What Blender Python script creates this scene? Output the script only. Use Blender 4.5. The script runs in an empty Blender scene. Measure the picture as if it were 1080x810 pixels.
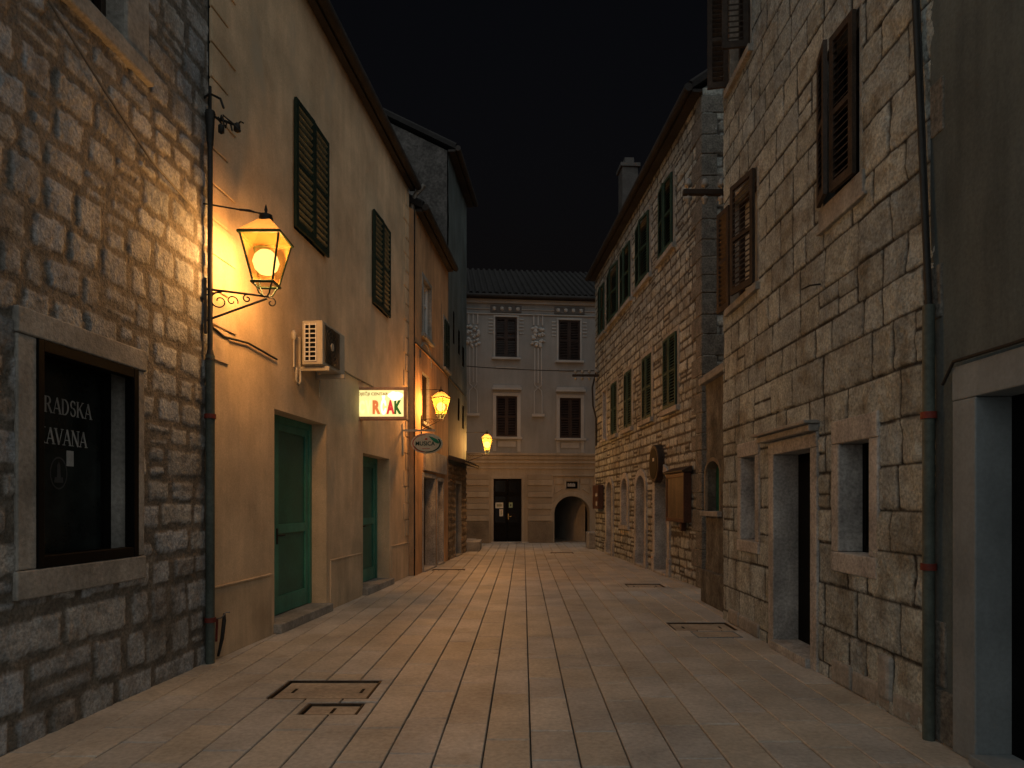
import bpy, math, random
import numpy as np
from mathutils import Vector, Matrix

random.seed(7)
rng = np.random.default_rng(11)
SC = bpy.context.scene
COL = SC.collection
R = math.radians
EYE, FPX, CX, HY = 1.55, 700.0, 540.0, 530.0      # eye height; focal length, centre column and horizon row of the 1080 x 810 photo

# ------------------------------------------------------------------ materials
MATS = {}
def mat(name, col=(.5, .5, .5), rough=.85, grain=(40, .25), patch=(1.2, .35), streak=0.0, bump=(60, .25), bump2=None,
        attr=False, metal=0.0, spec=.3, dirt=None):
    if name in MATS: return MATS[name]
    m = bpy.data.materials.new(name); m.use_nodes = True
    nt = m.node_tree; N = nt.nodes; L = nt.links
    b = N['Principled BSDF']
    b.inputs['Roughness'].default_value = rough
    b.inputs['Metallic'].default_value = metal
    b.inputs['Specular IOR Level'].default_value = spec
    tc = N.new('ShaderNodeTexCoord')
    if attr:
        a = N.new('ShaderNodeAttribute'); a.attribute_name = 'tone'; cur = a.outputs['Color']
    else:
        c = N.new('ShaderNodeRGB'); c.outputs[0].default_value = (*col, 1); cur = c.outputs[0]
    def noise(scale, detail=6, sz=1.0, rough_=.6):
        n = N.new('ShaderNodeTexNoise'); n.inputs['Scale'].default_value = scale; n.inputs['Detail'].default_value = detail
        n.inputs['Roughness'].default_value = rough_
        mp = N.new('ShaderNodeMapping'); mp.inputs['Scale'].default_value = (1, 1, sz)
        L.new(tc.outputs['Object'], mp.inputs['Vector']); L.new(mp.outputs[0], n.inputs['Vector'])
        return n.outputs['Fac']
    def mul(cur, fac, amount):
        mr = N.new('ShaderNodeMapRange'); mr.inputs['From Min'].default_value = .3; mr.inputs['From Max'].default_value = .7
        mr.inputs['To Min'].default_value = 1 - amount; mr.inputs['To Max'].default_value = 1 + amount * .55
        L.new(fac, mr.inputs['Value'])
        mx = N.new('ShaderNodeMix'); mx.data_type = 'RGBA'; mx.blend_type = 'MULTIPLY'; mx.inputs[0].default_value = 1
        L.new(cur, mx.inputs[6]); L.new(mr.outputs[0], mx.inputs[7])
        return mx.outputs[2]
    if grain: cur = mul(cur, noise(grain[0], 8), grain[1])
    if patch: cur = mul(cur, noise(patch[0], 5), patch[1])
    if streak: cur = mul(cur, noise(5.0, 5, .12), streak)
    if dirt:                                      # stains of another colour with their own outline
        f = noise(dirt[1], 7, .45)
        mr = N.new('ShaderNodeMapRange'); mr.inputs['From Min'].default_value = dirt[2]; mr.inputs['From Max'].default_value = dirt[2] + .12
        L.new(f, mr.inputs['Value'])
        mx = N.new('ShaderNodeMix'); mx.data_type = 'RGBA'; L.new(mr.outputs[0], mx.inputs[0])
        L.new(cur, mx.inputs[6]); mx.inputs[7].default_value = (*dirt[0], 1); cur = mx.outputs[2]
    L.new(cur, b.inputs['Base Color'])
    if bump:
        bp = N.new('ShaderNodeBump'); bp.inputs['Strength'].default_value = bump[1]; bp.inputs['Distance'].default_value = .01
        L.new(noise(bump[0], 9), bp.inputs['Height']); last = bp
        if bump2:
            b2 = N.new('ShaderNodeBump'); b2.inputs['Strength'].default_value = bump2[1]; b2.inputs['Distance'].default_value = .03
            L.new(noise(bump2[0], 5), b2.inputs['Height']); L.new(bp.outputs[0], b2.inputs['Normal']); last = b2
        L.new(last.outputs[0], b.inputs['Normal'])
    MATS[name] = m
    return m

def emit(name, col, strength):
    if name in MATS: return MATS[name]
    m = bpy.data.materials.new(name); m.use_nodes = True
    b = m.node_tree.nodes['Principled BSDF']
    b.inputs['Base Color'].default_value = (*[min(1, c) * .8 for c in col], 1)
    b.inputs['Emission Color'].default_value = (*col, 1); b.inputs['Emission Strength'].default_value = strength
    MATS[name] = m
    return m

def glass_mat(name, tint, trans, clear=None):
    m = bpy.data.materials.new(name); m.use_nodes = True
    nt = m.node_tree; N = nt.nodes; L = nt.links
    N.remove(N['Principled BSDF'])
    t = N.new('ShaderNodeBsdfTransparent'); t.inputs[0].default_value = (*(clear or tint), 1)
    d = N.new('ShaderNodeBsdfTranslucent'); d.inputs[0].default_value = (*tint, 1)
    mx = N.new('ShaderNodeMixShader'); mx.inputs[0].default_value = 1 - trans
    L.new(t.outputs[0], mx.inputs[1]); L.new(d.outputs[0], mx.inputs[2])
    L.new(mx.outputs[0], N['Material Output'].inputs['Surface'])
    MATS[name] = m
    return m

STONE_A = mat('rubble_stone', attr=True, grain=(42, .5), patch=(7.0, .35), bump=(70, .9), bump2=(22, .6))
STONE_B = mat('ashlar_stone', attr=True, grain=(40, .5), patch=(7.0, .35), streak=.2, bump=(60, 1.0), bump2=(18, .8))
STONE_C = mat('coursed_stone', attr=True, grain=(30, .5), patch=(5.0, .38), bump=(50, .9), bump2=(14, .5))
PLASTER_Y = mat('ochre_plaster', (.67, .51, .33), grain=(60, .16), patch=(1.4, .28), streak=.12, bump=(110, .22), bump2=(6, .22), dirt=((.47, .385, .27), 1.5, .56))
PLASTER_O = mat('orange_plaster', (.56, .34, .18), grain=(50, .15), patch=(1.0, .3), streak=.25, bump=(90, .25), bump2=(6, .15), dirt=((.27, .19, .12), 1.2, .56))
PLASTER_G = mat('grey_plaster', (.105, .13, .13), grain=(40, .2), patch=(.7, .4), streak=.3, bump=(90, .3), bump2=(5, .2), dirt=((.075, .085, .08), .9, .58))
PLASTER_B = mat('blue_grey_plaster', (.26, .27, .27), grain=(40, .1), patch=(.6, .2), streak=.12, bump=(70, .15))
PLASTER_F = mat('beige_plaster', (.37, .32, .245), grain=(40, .12), patch=(.7, .25), streak=.15, bump=(70, .2))
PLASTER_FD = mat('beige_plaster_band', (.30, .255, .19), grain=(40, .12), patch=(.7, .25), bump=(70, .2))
PLASTER_D = mat('weathered_plinth', (.20, .165, .12), grain=(30, .3), patch=(1.5, .4), bump=(60, .4))
TRIM = mat('pale_trim', (.37, .375, .37), grain=(40, .12), patch=(1.0, .2), bump=(60, .2))
ORN = mat('ornament_plaster', (.46, .46, .45), grain=(60, .3), patch=(8, .3), bump=(50, .6))
FRIEZE = mat('dark_frieze', (.12, .12, .12), grain=(40, .3), patch=(6, .3), bump=(50, .5))
LIME = mat('limestone_trim', (.42, .41, .385), grain=(35, .4), patch=(3.0, .4), streak=.25, bump=(60, .7), bump2=(9, .2))
mat('quoin_stone', (.175, .17, .15), grain=(34, .6), patch=(7, .4), bump=(50, .9))
LIME_D = mat('limestone_trim_worn', (.32, .31, .28), grain=(30, .3), patch=(2.2, .4), streak=.2, bump=(60, .5), bump2=(9, .3))
PALE_DOORCASE = mat('grey_doorcase', (.21, .24, .25), grain=(40, .12), patch=(1.3, .3), streak=.12, bump=(60, .3))
PAVE = mat('paving_stone', attr=True, rough=.52, spec=.4, grain=(28, .26), patch=(1.6, .3), bump=(110, .25), bump2=(9, .25), dirt=((.30, .265, .215), 2.3, .60))
JOINT = mat('paving_joint', (.09, .08, .065), bump=(60, .5))
BLACK = mat('black_paint', (.005, .005, .005), rough=.6, spec=.08, grain=(30, .3), patch=(3, .3), bump=(40, .1))
IRON = mat('wrought_iron', (.022, .021, .018), rough=.55, metal=.3, bump=(120, .3))
LAMP_GREEN = mat('lamp_green_paint', (.02, .05, .022), rough=.4, metal=.2, bump=(90, .2))
LAMP_ROOF = mat('lamp_roof_metal', (.20, .17, .10), rough=.5, bump=(60, .2))
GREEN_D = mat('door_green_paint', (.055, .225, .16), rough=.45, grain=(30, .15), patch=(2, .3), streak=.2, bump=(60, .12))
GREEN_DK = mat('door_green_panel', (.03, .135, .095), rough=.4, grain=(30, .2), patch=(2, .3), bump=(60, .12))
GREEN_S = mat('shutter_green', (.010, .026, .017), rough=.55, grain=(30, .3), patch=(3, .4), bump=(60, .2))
GREEN_SL = mat('shutter_slat_lit', (.17, .18, .12), rough=.6, grain=(30, .3), patch=(3, .3), bump=(60, .2))  # slats paler than their frame: lantern light from below put into the colour
GREEN_R = mat('shutter_dark_green', (.03, .062, .042), rough=.6, grain=(30, .3), patch=(3, .4), bump=(60, .2))
BROWN_S = mat('shutter_brown', (.055, .039, .028), rough=.6, grain=(30, .4), patch=(3, .5), streak=.3, bump=(60, .3))
BROWN_D = mat('dark_wood', (.035, .022, .014), rough=.6, grain=(30, .4), patch=(3, .4), streak=.3, bump=(60, .3))
MAROON = mat('shutter_maroon', (.034, .02, .015), rough=.6, grain=(30, .3), patch=(3, .4), bump=(60, .2))
WOOD = mat('notice_wood', (.12, .085, .05), rough=.55, grain=(30, .3), patch=(3, .4), streak=.4, bump=(60, .2))
REDWOOD = mat('notice_red_wood', (.075, .034, .022), rough=.5, grain=(30, .3), patch=(3, .4), bump=(60, .2))
DARKGLASS = mat('dark_glass', (.008, .009, .010), rough=.12, grain=None, patch=(2, .3), bump=None, spec=.5)
CURTAIN = mat('curtain_cloth', (.42, .40, .33), grain=(30, .2), patch=(5, .3), bump=(30, .3))
ROOF = mat('roof_tiles', (.014, .013, .013), grain=(20, .4), patch=(2, .5), bump=(14, .8))
ROOFEDGE = mat('eave_boards', (.035, .032, .03), grain=(30, .4), patch=(2, .4), bump=(40, .4))
PIPE_G = mat('grey_green_pipe', (.085, .105, .09), rough=.6, grain=(30, .3), patch=(3, .4), streak=.3, bump=(40, .2))
PIPE_D = mat('dark_conduit', (.03, .03, .028), rough=.6, grain=(30, .3), patch=(3, .4), bump=(40, .2))
PIPE_L = mat('zinc_pipe', (.20, .19, .17), rough=.5, metal=.3, grain=(30, .3), patch=(3, .4), bump=(40, .2))
BAND = mat('red_pipe_band', (.17, .03, .02), rough=.6, bump=(60, .2))
CREAM = mat('cream_metal', (.52, .47, .37), rough=.5, grain=(40, .1), patch=(3, .2), streak=.15, bump=(60, .1))
WHITE = mat('white_paint', (.75, .74, .70), rough=.5, grain=(40, .1), patch=(3, .15), bump=(60, .1))
GRILLE = mat('fan_grille', (.07, .06, .045), rough=.5, bump=(200, .4))
CABLE = mat('cable_black', (.02, .019, .017), rough=.7, bump=None)
CABLE_L = mat('cable_grey', (.22, .20, .17), rough=.7, bump=None)
LETTER = mat('white_lettering', (.40, .41, .40), rough=.6, grain=(60, .2), patch=(8, .3), bump=None)
PAPER = mat('paper', (.62, .62, .55), rough=.8, grain=(80, .2), patch=(20, .3), bump=None)
PAPER_G = mat('green_paper', (.30, .42, .28), rough=.8, grain=(80, .2), patch=(20, .3), bump=None)
PRINT = mat('printed_grey', (.055, .055, .055), bump=None)
TEAL_D = mat('teal_door', (.015, .12, .075), rough=.5, patch=(3, .3), bump=(60, .2))
PORC = mat('porcelain', (.3, .3, .28), rough=.25, bump=None)
SIGN_RED = mat('sign_red', (.45, .07, .04), bump=None)
SIGN_GREEN = mat('sign_green', (.02, .22, .12), bump=None)
SIGN_CREAM = mat('sign_cream', (.62, .55, .40), grain=(30, .1), bump=None)
SIGN_DARK = mat('sign_dark_green', (.015, .06, .045), bump=None)
PLINTH_Y = mat('ochre_plinth', (.62, .475, .31), grain=(60, .12), patch=(1.2, .3), streak=.2, bump=(110, .2), bump2=(8, .15), dirt=((.40, .32, .22), 1.6, .56))
COVER = mat('cover_inlay', (.42, .36, .28), rough=.6, grain=(30, .3), patch=(3, .35), bump=(80, .4))
STEEL = mat('rusty_steel', (.08, .055, .035), rough=.6, metal=.4, grain=(30, .4), patch=(5, .5), bump=(60, .4))
LAMP_GLASS = glass_mat('frosted_glass', (1.0, .43, .10), .72, (1.0, .92, .74))
ROOF_GLASS = glass_mat('tan_roof_glass', (.10, .065, .03), .03)

# ------------------------------------------------------------------ objects and their properties
def tag(o, label=None, cat=None, group=None, kind=None):
    if label: o['label'] = label
    if cat: o['category'] = cat
    if group: o['group'] = group
    if kind: o['kind'] = kind
    return o

def thing(name, loc, label, cat, group=None):
    o = bpy.data.objects.new(name, None); COL.objects.link(o)
    o.empty_display_size = .2
    o.location = loc
    return tag(o, label, cat, group)

class MB:
    """collects vertices and faces for one mesh"""
    def __init__(self): self.v = []; self.f = []; self.m = []; self.smooth = []
    def add(self, vs, fs, mi=0, smooth=False):
        o = len(self.v); self.v += [tuple(p) for p in vs]
        for f in fs: self.f.append(tuple(i + o for i in f)); self.m.append(mi); self.smooth.append(smooth)
    def hexa(self, c, mi=0):                      # c: 8 corners, 0-3 one end loop, 4-7 the other
        self.add(c, [(0, 3, 2, 1), (4, 5, 6, 7), (0, 1, 5, 4), (1, 2, 6, 5), (2, 3, 7, 6), (3, 0, 4, 7)], mi)
    def box(self, x0, x1, y0, y1, z0, z1, mi=0):
        self.hexa([(x0, y0, z0), (x1, y0, z0), (x1, y1, z0), (x0, y1, z0), (x0, y0, z1), (x1, y0, z1), (x1, y1, z1), (x0, y1, z1)], mi)
    def tube(self, pts, r, n=8, mi=0, cap=True):
        pts = [Vector(p) for p in pts]; k = len(pts); vs = []; up = Vector((0, 0, 1))
        rr = r if isinstance(r, (list, tuple)) else [r] * k
        prev = None
        for i, p in enumerate(pts):
            d = (pts[min(i + 1, k - 1)] - pts[max(i - 1, 0)]).normalized()
            if prev is None:
                a = d.cross(up)
                if a.length < 1e-3: a = d.cross(Vector((1, 0, 0)))
            else: a = prev - d * prev.dot(d)
            a.normalize(); b = d.cross(a); prev = a
            for j in range(n):
                t = 2 * math.pi * j / n
                vs.append(p + (a * math.cos(t) + b * math.sin(t)) * rr[i])
        fs = []
        for i in range(k - 1):
            for j in range(n):
                fs.append((i * n + j, i * n + (j + 1) % n, (i + 1) * n + (j + 1) % n, (i + 1) * n + j))
        self.add(vs, fs, mi, True)
        if cap: self.add(vs[:n], [tuple(range(n))[::-1]], mi); self.add(vs[-n:], [tuple(range(n))], mi)
    def lathe(self, c, prof, n=16, mi=0):
        vs = []
        for r, z in prof:
            for j in range(n):
                t = 2 * math.pi * j / n; vs.append((c[0] + r * math.cos(t), c[1] + r * math.sin(t), c[2] + z))
        fs = [(i * n + j, i * n + (j + 1) % n, (i + 1) * n + (j + 1) % n, (i + 1) * n + j) for i in range(len(prof) - 1) for j in range(n)]
        self.add(vs, fs, mi, True)
    def build(self, name, mats, parent=None, bevel=0.0, local=False, label=None):
        me = bpy.data.meshes.new(name)
        me.from_pydata(self.v, [], self.f)
        for mm in (mats if isinstance(mats, (list, tuple)) else [mats]): me.materials.append(mm)
        me.polygons.foreach_set('material_index', self.m); me.polygons.foreach_set('use_smooth', self.smooth)
        me.update()
        return link(name, me, parent, bevel, local, label)

def link(name, me, parent=None, bevel=0.0, local=False, label=None):
    o = bpy.data.objects.new(name, me); COL.objects.link(o)
    if parent is not None:
        o.parent = parent
        if not local and parent.type == 'EMPTY':
            o.matrix_parent_inverse = Matrix.Translation(-Vector(parent.location))
    if bevel:
        b = o.modifiers.new('bevel', 'BEVEL'); b.width = bevel; b.segments = 2; b.limit_method = 'ANGLE'; b.angle_limit = R(40)
    if label: o['label'] = label
    return o

# ------------------------------------------------------------------ vertical wall planes
class Wall:
    def __init__(self, x, y, slope=None, side='L', t=None):
        self.o = Vector((x, y, 0))
        self.t = Vector(t if t else (slope, 1, 0)).normalized()
        self.n = Vector((self.t.y, -self.t.x, 0)) if side == 'L' else Vector((-self.t.y, self.t.x, 0))
    def P(self, s, z, n=0.0):
        p = self.o + self.t * s + self.n * n
        return Vector((p.x, p.y, z))
    def s(self, px, n=0.0):                       # photo column -> distance along the wall
        a = (px - CX) / FPX; b = self.o + self.n * n
        return (a * b.y - b.x) / (self.t.x - a * self.t.y)
    def z(self, px, py, n=0.0):
        y = self.P(self.s(px, n), 0, n).y
        return EYE - (py - HY) * y / FPX
    def sy(self, y): return (y - self.o.y) / self.t.y
    def box(self, mb, s0, s1, z0, z1, n0, n1, mi=0):
        P = self.P
        mb.hexa([P(s0, z0, n0), P(s1, z0, n0), P(s1, z0, n1), P(s0, z0, n1), P(s0, z1, n0), P(s1, z1, n0), P(s1, z1, n1), P(s0, z1, n1)], mi)

# ------------------------------------------------------------------ relief walls
def hash2(i, j, seed):
    h = (i.astype(np.int64) * 374761393 + j.astype(np.int64) * 668265263 + seed * 974634777) & 0xffffffff
    h = ((h ^ (h >> 13)) * 1274126177) & 0xffffffff
    return ((h ^ (h >> 16)) & 0xffff) / 65535.0
def vnoise(x, y, seed):
    xi = np.floor(x); yi = np.floor(y); fx = x - xi; fy = y - yi
    fx = fx * fx * (3 - 2 * fx); fy = fy * fy * (3 - 2 * fy)
    a = hash2(xi, yi, seed); b = hash2(xi + 1, yi, seed); c = hash2(xi, yi + 1, seed); d = hash2(xi + 1, yi + 1, seed)
    return (a * (1 - fx) + b * fx) * (1 - fy) + (c * (1 - fx) + d * fx) * fy
def fbm(x, y, seed, oct=4):
    v = np.zeros_like(x); amp = .5; tot = 0
    for k in range(oct):
        v += amp * vnoise(x * 2 ** k, y * 2 ** k, seed + k * 17); tot += amp; amp *= .5
    return v / tot

def stone_layout(S, Z, seed, hs, ws, gap, relief, warp, soft, rough, stone, mortar, tonev, base=None, rounding=.04, split=.2):
    """stone courses -> relief height and stone tone at every grid point"""
    r = np.random.default_rng(seed)
    S2 = S + warp * (fbm(S * 2.2, Z * 2.2, seed + 1, 3) - .5) * 2; Z2 = Z + warp * .8 * (fbm(S * 1.3, Z * 2.2, seed + 5, 3) - .5) * 2
    zb = [-.3]
    while zb[-1] < Z.max() + .5:
        k = base if base and zb[-1] < 1.0 else 1.0
        zb.append(zb[-1] + r.uniform(*hs) * k)
    zb = np.array(zb); ci = np.clip(np.searchsorted(zb, Z2) - 1, 0, len(zb) - 2)
    D = np.zeros_like(S); T = np.ones_like(S); H = np.zeros_like(S); WARM = np.zeros_like(S); TX = np.zeros_like(S); TZ = np.zeros_like(S)
    smin, smax = S.min() - .6, S.max() + .6
    for k in range(len(zb) - 1):
        m = ci == k
        if not m.any(): continue
        hgt = zb[k + 1] - zb[k]
        sb = [smin - r.uniform(0, .3)]
        kk = (base if base and zb[k] < 1.0 else 1.0)
        while sb[-1] < smax: sb.append(sb[-1] + r.uniform(*ws) * kk * (1.45 if r.random() < .15 else 1))
        sb = np.array(sb); n = len(sb)
        s = S2[m]; z = Z2[m]; j = np.clip(np.searchsorted(sb, s) - 1, 0, n - 2)
        z0 = np.full_like(s, zb[k]); z1 = np.full_like(s, zb[k + 1])
        sp = r.random(n) < split; cut = zb[k] + hgt * r.uniform(.35, .65, n)
        upper = sp[j] & (z > cut[j]); lower = sp[j] & (z <= cut[j])
        z0[upper] = cut[j][upper]; z1[lower] = cut[j][lower]
        ins = r.uniform(0, gap * .55, (n, 4))
        dl = s - sb[j] - ins[j, 0]; dr = sb[j + 1] - s - ins[j, 1]; db = z - z0 - ins[j, 2]; dt = z1 - z - ins[j, 3]
        # wedge sides so the stones are not true rectangles
        sk = r.uniform(-.12, .12, (n, 2)) * warp * 16
        zc = (z - (z0 + z1) / 2)
        dl = dl + sk[j, 0] * zc; dr = dr + sk[j, 1] * zc
        dx = np.minimum(dl, dr); dz = np.minimum(db, dt); rd = rounding
        dd = np.where((dx < rd) & (dz < rd), rd - np.hypot(rd - dx, rd - dz), np.minimum(dx, dz))
        D[m] = dd
        tt = r.uniform(1 - tonev, 1 + tonev, (n, 2)); T[m] = np.where(upper, tt[j, 1], tt[j, 0])
        hh = r.uniform(.55, 1.15, (n, 2)); H[m] = np.where(upper, hh[j, 1], hh[j, 0])
        WARM[m] = r.uniform(-1, 1, n)[j]
        tl = r.uniform(-1, 1, (n, 2)); TX[m] = tl[j, 0] * (s - (sb[j] + sb[j + 1]) / 2); TZ[m] = tl[j, 1] * zc
    edge = D - gap / 2 + (fbm(S * 14, Z * 14, seed + 40, 3) - .5) * gap * .9
    k = np.clip(edge / soft, 0, 1); k = k * k * (3 - 2 * k)
    face = relief * H + (TX + TZ) * relief * 1.1 + rough * (fbm(S * 9, Z * 9, seed + 60, 3) - .5) * 2 + rough * (fbm(S * 26, Z * 26, seed + 63, 2) - .5) * 1.6
    h = k * np.maximum(face, .1 * relief) + (1 - k) * (fbm(S * 18, Z * 18, seed + 70, 3) - .5) * .010
    st = np.array(stone); mo = np.array(mortar)
    c = st[None, None, :] * T[..., None]
    c = c * (1 + np.stack([WARM * .04, WARM * .0, -WARM * .06], -1))
    spots = np.clip((fbm(S * 3.5, Z * 3.5, seed + 90, 4) - .56) * 5, 0, 1)[..., None]
    c = c * (1 - spots * np.array([.30, .36, .42]))
    kc = np.clip(edge / (soft * .6), 0, 1)[..., None]
    mc = mo[None, None, :] * (.75 + .5 * fbm(S * 6, Z * 6, seed + 95, 3))[..., None]
    return h, c * kc + mc * (1 - kc)

def inside(op, S, Z):
    """op = (s0, s1, z0, z1[, arch rise]) -> cells inside the opening"""
    s0, s1, z0, z1 = op[:4]
    m = (S > s0) & (S < s1) & (Z > z0) & (Z < z1)
    if len(op) > 4 and op[4] > 0:
        c = (s0 + s1) / 2; hw = (s1 - s0) / 2; rise = op[4]; zs = z1 - rise
        m &= ~((Z > zs) & (((S - c) / hw) ** 2 + ((Z - zs) / rise) ** 2 > 1))
    return m

def snap(a, vals):
    a = a.copy()
    for v in vals:
        i = int(np.argmin(np.abs(a - v)))
        if 0 < i < len(a) - 1: a[i] = v
    return np.sort(a)

def relief_wall(name, W, s0, s1, z0, z1, res, fn, mats, parent, openings=(), rim=0.0):
    ss = snap(np.linspace(s0, s1, max(2, int((s1 - s0) / res))), [v for o in openings for v in o[:2]])
    zz = snap(np.linspace(z0, z1, max(2, int((z1 - z0) / res))), [v for o in openings for v in o[2:4]])
    S, Z = np.meshgrid(ss, zz)
    h, c = fn(S, Z)
    P = np.stack([W.o.x + W.t.x * S + W.n.x * h, W.o.y + W.t.y * S + W.n.y * h, Z], -1).reshape(-1, 3)
    ns, nz = len(ss), len(zz)
    sc_, zc_ = np.meshgrid((ss[1:] + ss[:-1]) / 2, (zz[1:] + zz[:-1]) / 2)
    keep = np.ones_like(sc_, bool)
    for o in openings: keep &= ~inside(o, sc_, zc_)
    jj, ii = np.nonzero(keep)
    a = jj * ns + ii
    F = np.stack([a, a + 1, a + 1 + ns, a + ns], -1)
    me = bpy.data.meshes.new(name)
    me.vertices.add(len(P)); me.vertices.foreach_set('co', P.astype(np.float32).ravel())
    me.loops.add(F.size); me.loops.foreach_set('vertex_index', F.astype(np.int32).ravel())
    me.polygons.add(len(F)); me.polygons.foreach_set('loop_start', np.arange(0, F.size, 4, dtype=np.int32))
    me.polygons.foreach_set('use_smooth', np.ones(len(F), bool))
    me.update(calc_edges=True)
    at = me.attributes.new('tone', 'FLOAT_COLOR', 'POINT')
    rgba = np.ones((len(P), 4), np.float32); rgba[:, :3] = c.reshape(-1, 3)
    at.data.foreach_set('color', rgba.ravel())
    for mm in (mats if isinstance(mats, (list, tuple)) else [mats]): me.materials.append(mm)
    return link(name, me, parent)

def plaster_fn(seed, amp=.008):
    def f(S, Z):
        return amp * fbm(S * 1.1, Z * 1.1, seed, 4), np.ones(S.shape + (3,))
    return f

def shell(W, s0, s1, H, depth, m, parent, ridge=0.0, gap=.01):
    """the house's side and back walls behind its street wall"""
    mb = MB(); P = W.P
    for s in (s0 + gap, s1 - gap):
        mb.add([P(s, 0, -.02), P(s, 0, -depth), P(s, H, -depth), P(s, H + ridge, -depth / 2), P(s, H, -.02)], [(0, 1, 2, 3, 4)])
    mb.add([P(s0 + gap, 0, -depth), P(s1 - gap, 0, -depth), P(s1 - gap, H, -depth), P(s0 + gap, H, -depth)], [(0, 1, 2, 3)])
    return mb.build('side_wall', m, parent)

def roof(W, s0, s1, H, depth, rise, over, parent, th=.12, gutter=True):
    mb = MB(); P = W.P; k = rise / (depth / 2)
    e, b = over, depth + over
    for a in ((e, H - over * k, -depth / 2, H + rise), (-b, H - over * k, -depth / 2, H + rise)):
        n0, za, n1, zb = a
        mb.hexa([P(s0, za, n0), P(s1, za, n0), P(s1, zb, n1), P(s0, zb, n1), P(s0, za + th, n0), P(s1, za + th, n0), P(s1, zb + th, n1), P(s0, zb + th, n1)])
    # rows of curved tiles on the street slope
    nt = int((s1 - s0) / .24); L = math.hypot(depth / 2 + e, rise + over * k)
    for i in range(nt):
        s = s0 + (i + .5) * (s1 - s0) / nt
        mb.tube([P(s, H - over * k + th + .005, e - .005), P(s, H + rise + th + .005, -depth / 2)], .075, 6)
    ro = mb.build('roof', ROOF, parent)
    if gutter:
        g = MB(); g.tube([P(s0 + .02, H - over * k + .02, e + .07), P(s1 - .02, H - over * k + .02, e + .07)], .075, 10)
        W.box(g, s0 + .03, s1 - .03, H - over * k - .06, H - over * k - .003, .02, e)
        g.build('gutter', ROOFEDGE, ro)
    return ro

# ------------------------------------------------------------------ windows, doors, shutters
def surround(W, s0, s1, z0, z1, w, depth, proud, sill=None, mi=0, lintel=None, mb=None):
    mb = mb or MB(); lw = lintel or w
    W.box(mb, s0 - w, s1 + w, z1, z1 + lw, -depth, proud)
    W.box(mb, s0 - w, s0, z0, z1 - .001, -depth, proud - .003); W.box(mb, s1, s1 + w, z0, z1 - .001, -depth, proud - .003)
    if sill is not None: W.box(mb, s0 - w - sill[0], s1 + w + sill[0], z0 - sill[1], z0 - .001, -depth, proud + sill[2])
    return mb

def arch_pts(s0, s1, zs, rise, n=18, grow=0.0):
    c = (s0 + s1) / 2; hw = (s1 - s0) / 2 + grow
    return [(c - hw * math.cos(math.pi * i / n), zs + (rise + grow) * math.sin(math.pi * i / n)) for i in range(n + 1)]

def arch_surround(W, s0, s1, z0, zs, rise, w, depth, proud):
    """stone jambs and an arched head round an opening"""
    mb = MB()
    a = [(s0, z0)] + arch_pts(s0, s1, zs, rise) + [(s1, z0)]
    b = [(s0 - w, z0)] + arch_pts(s0, s1, zs, rise, grow=w) + [(s1 + w, z0)]
    for i in range(len(a) - 1):
        P = W.P
        (sa, za), (sb, zb), (sc, zc), (sd, zd) = a[i], a[i + 1], b[i + 1], b[i]
        mb.hexa([P(sa, za, -depth), P(sb, zb, -depth), P(sc, zc, -depth), P(sd, zd, -depth), P(sa, za, proud), P(sb, zb, proud), P(sc, zc, proud), P(sd, zd, proud)])
    return mb

def leaf(W, hinge_s, w, z0, z1, n, ang, sgn, slats=True, mb=None, th=.035, bar=.06, pitch=.06, up=1):
    """one louvred shutter leaf: hinged at hinge_s, reaching sgn * w along the wall, swung out by ang degrees"""
    mb = mb or MB()
    ca, sa = math.cos(R(ang)), math.sin(R(ang))
    def Q(u, z, d): return W.P(hinge_s + sgn * (u * ca - d * sa * 1), z, n + u * sa + d * ca)
    def bx(u0, u1, za, zb, d0, d1, mi=0):
        mb.hexa([Q(u0, za, d0), Q(u1, za, d0), Q(u1, za, d1), Q(u0, za, d1), Q(u0, zb, d0), Q(u1, zb, d0), Q(u1, zb, d1), Q(u0, zb, d1)], mi)
    bx(0, bar, z0, z1, 0, th); bx(w - bar, w, z0, z1, 0, th)
    bx(bar, w - bar, z0, z0 + bar * 1.3, .001, th - .001); bx(bar, w - bar, z1 - bar, z1, .001, th - .001)
    zm = z0 + (z1 - z0) * .48
    bx(bar, w - bar, zm, zm + bar * .8, .001, th - .001)
    if slats:
        for za, zb in ((z0 + bar * 1.3, zm), (zm + bar * .8, z1 - bar)):
            k = max(1, int((zb - za) / pitch))
            for i in range(k):
                z = za + (i + .5) * (zb - za) / k
                a, b = .019, .020; t = .005
                mb.hexa([Q(bar, z - a * up * -1 + t, .002), Q(w - bar, z - a * up * -1 + t, .002), Q(w - bar, z - a * up + t, th - .002), Q(bar, z - a * up + t, th - .002),
                         Q(bar, z + a * up + 2 * t, .002), Q(w - bar, z + a * up + 2 * t, .002), Q(w - bar, z - a * up + 2 * t, th - .002), Q(bar, z - a * up + 2 * t, th - .002)], 1)
    else:
        bx(bar, w - bar, z0 + bar * 1.3, zm, .008, th - .01, 1); bx(bar, w - bar, zm + bar * .8, z1 - bar, .008, th - .01, 1)
    return mb

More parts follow.
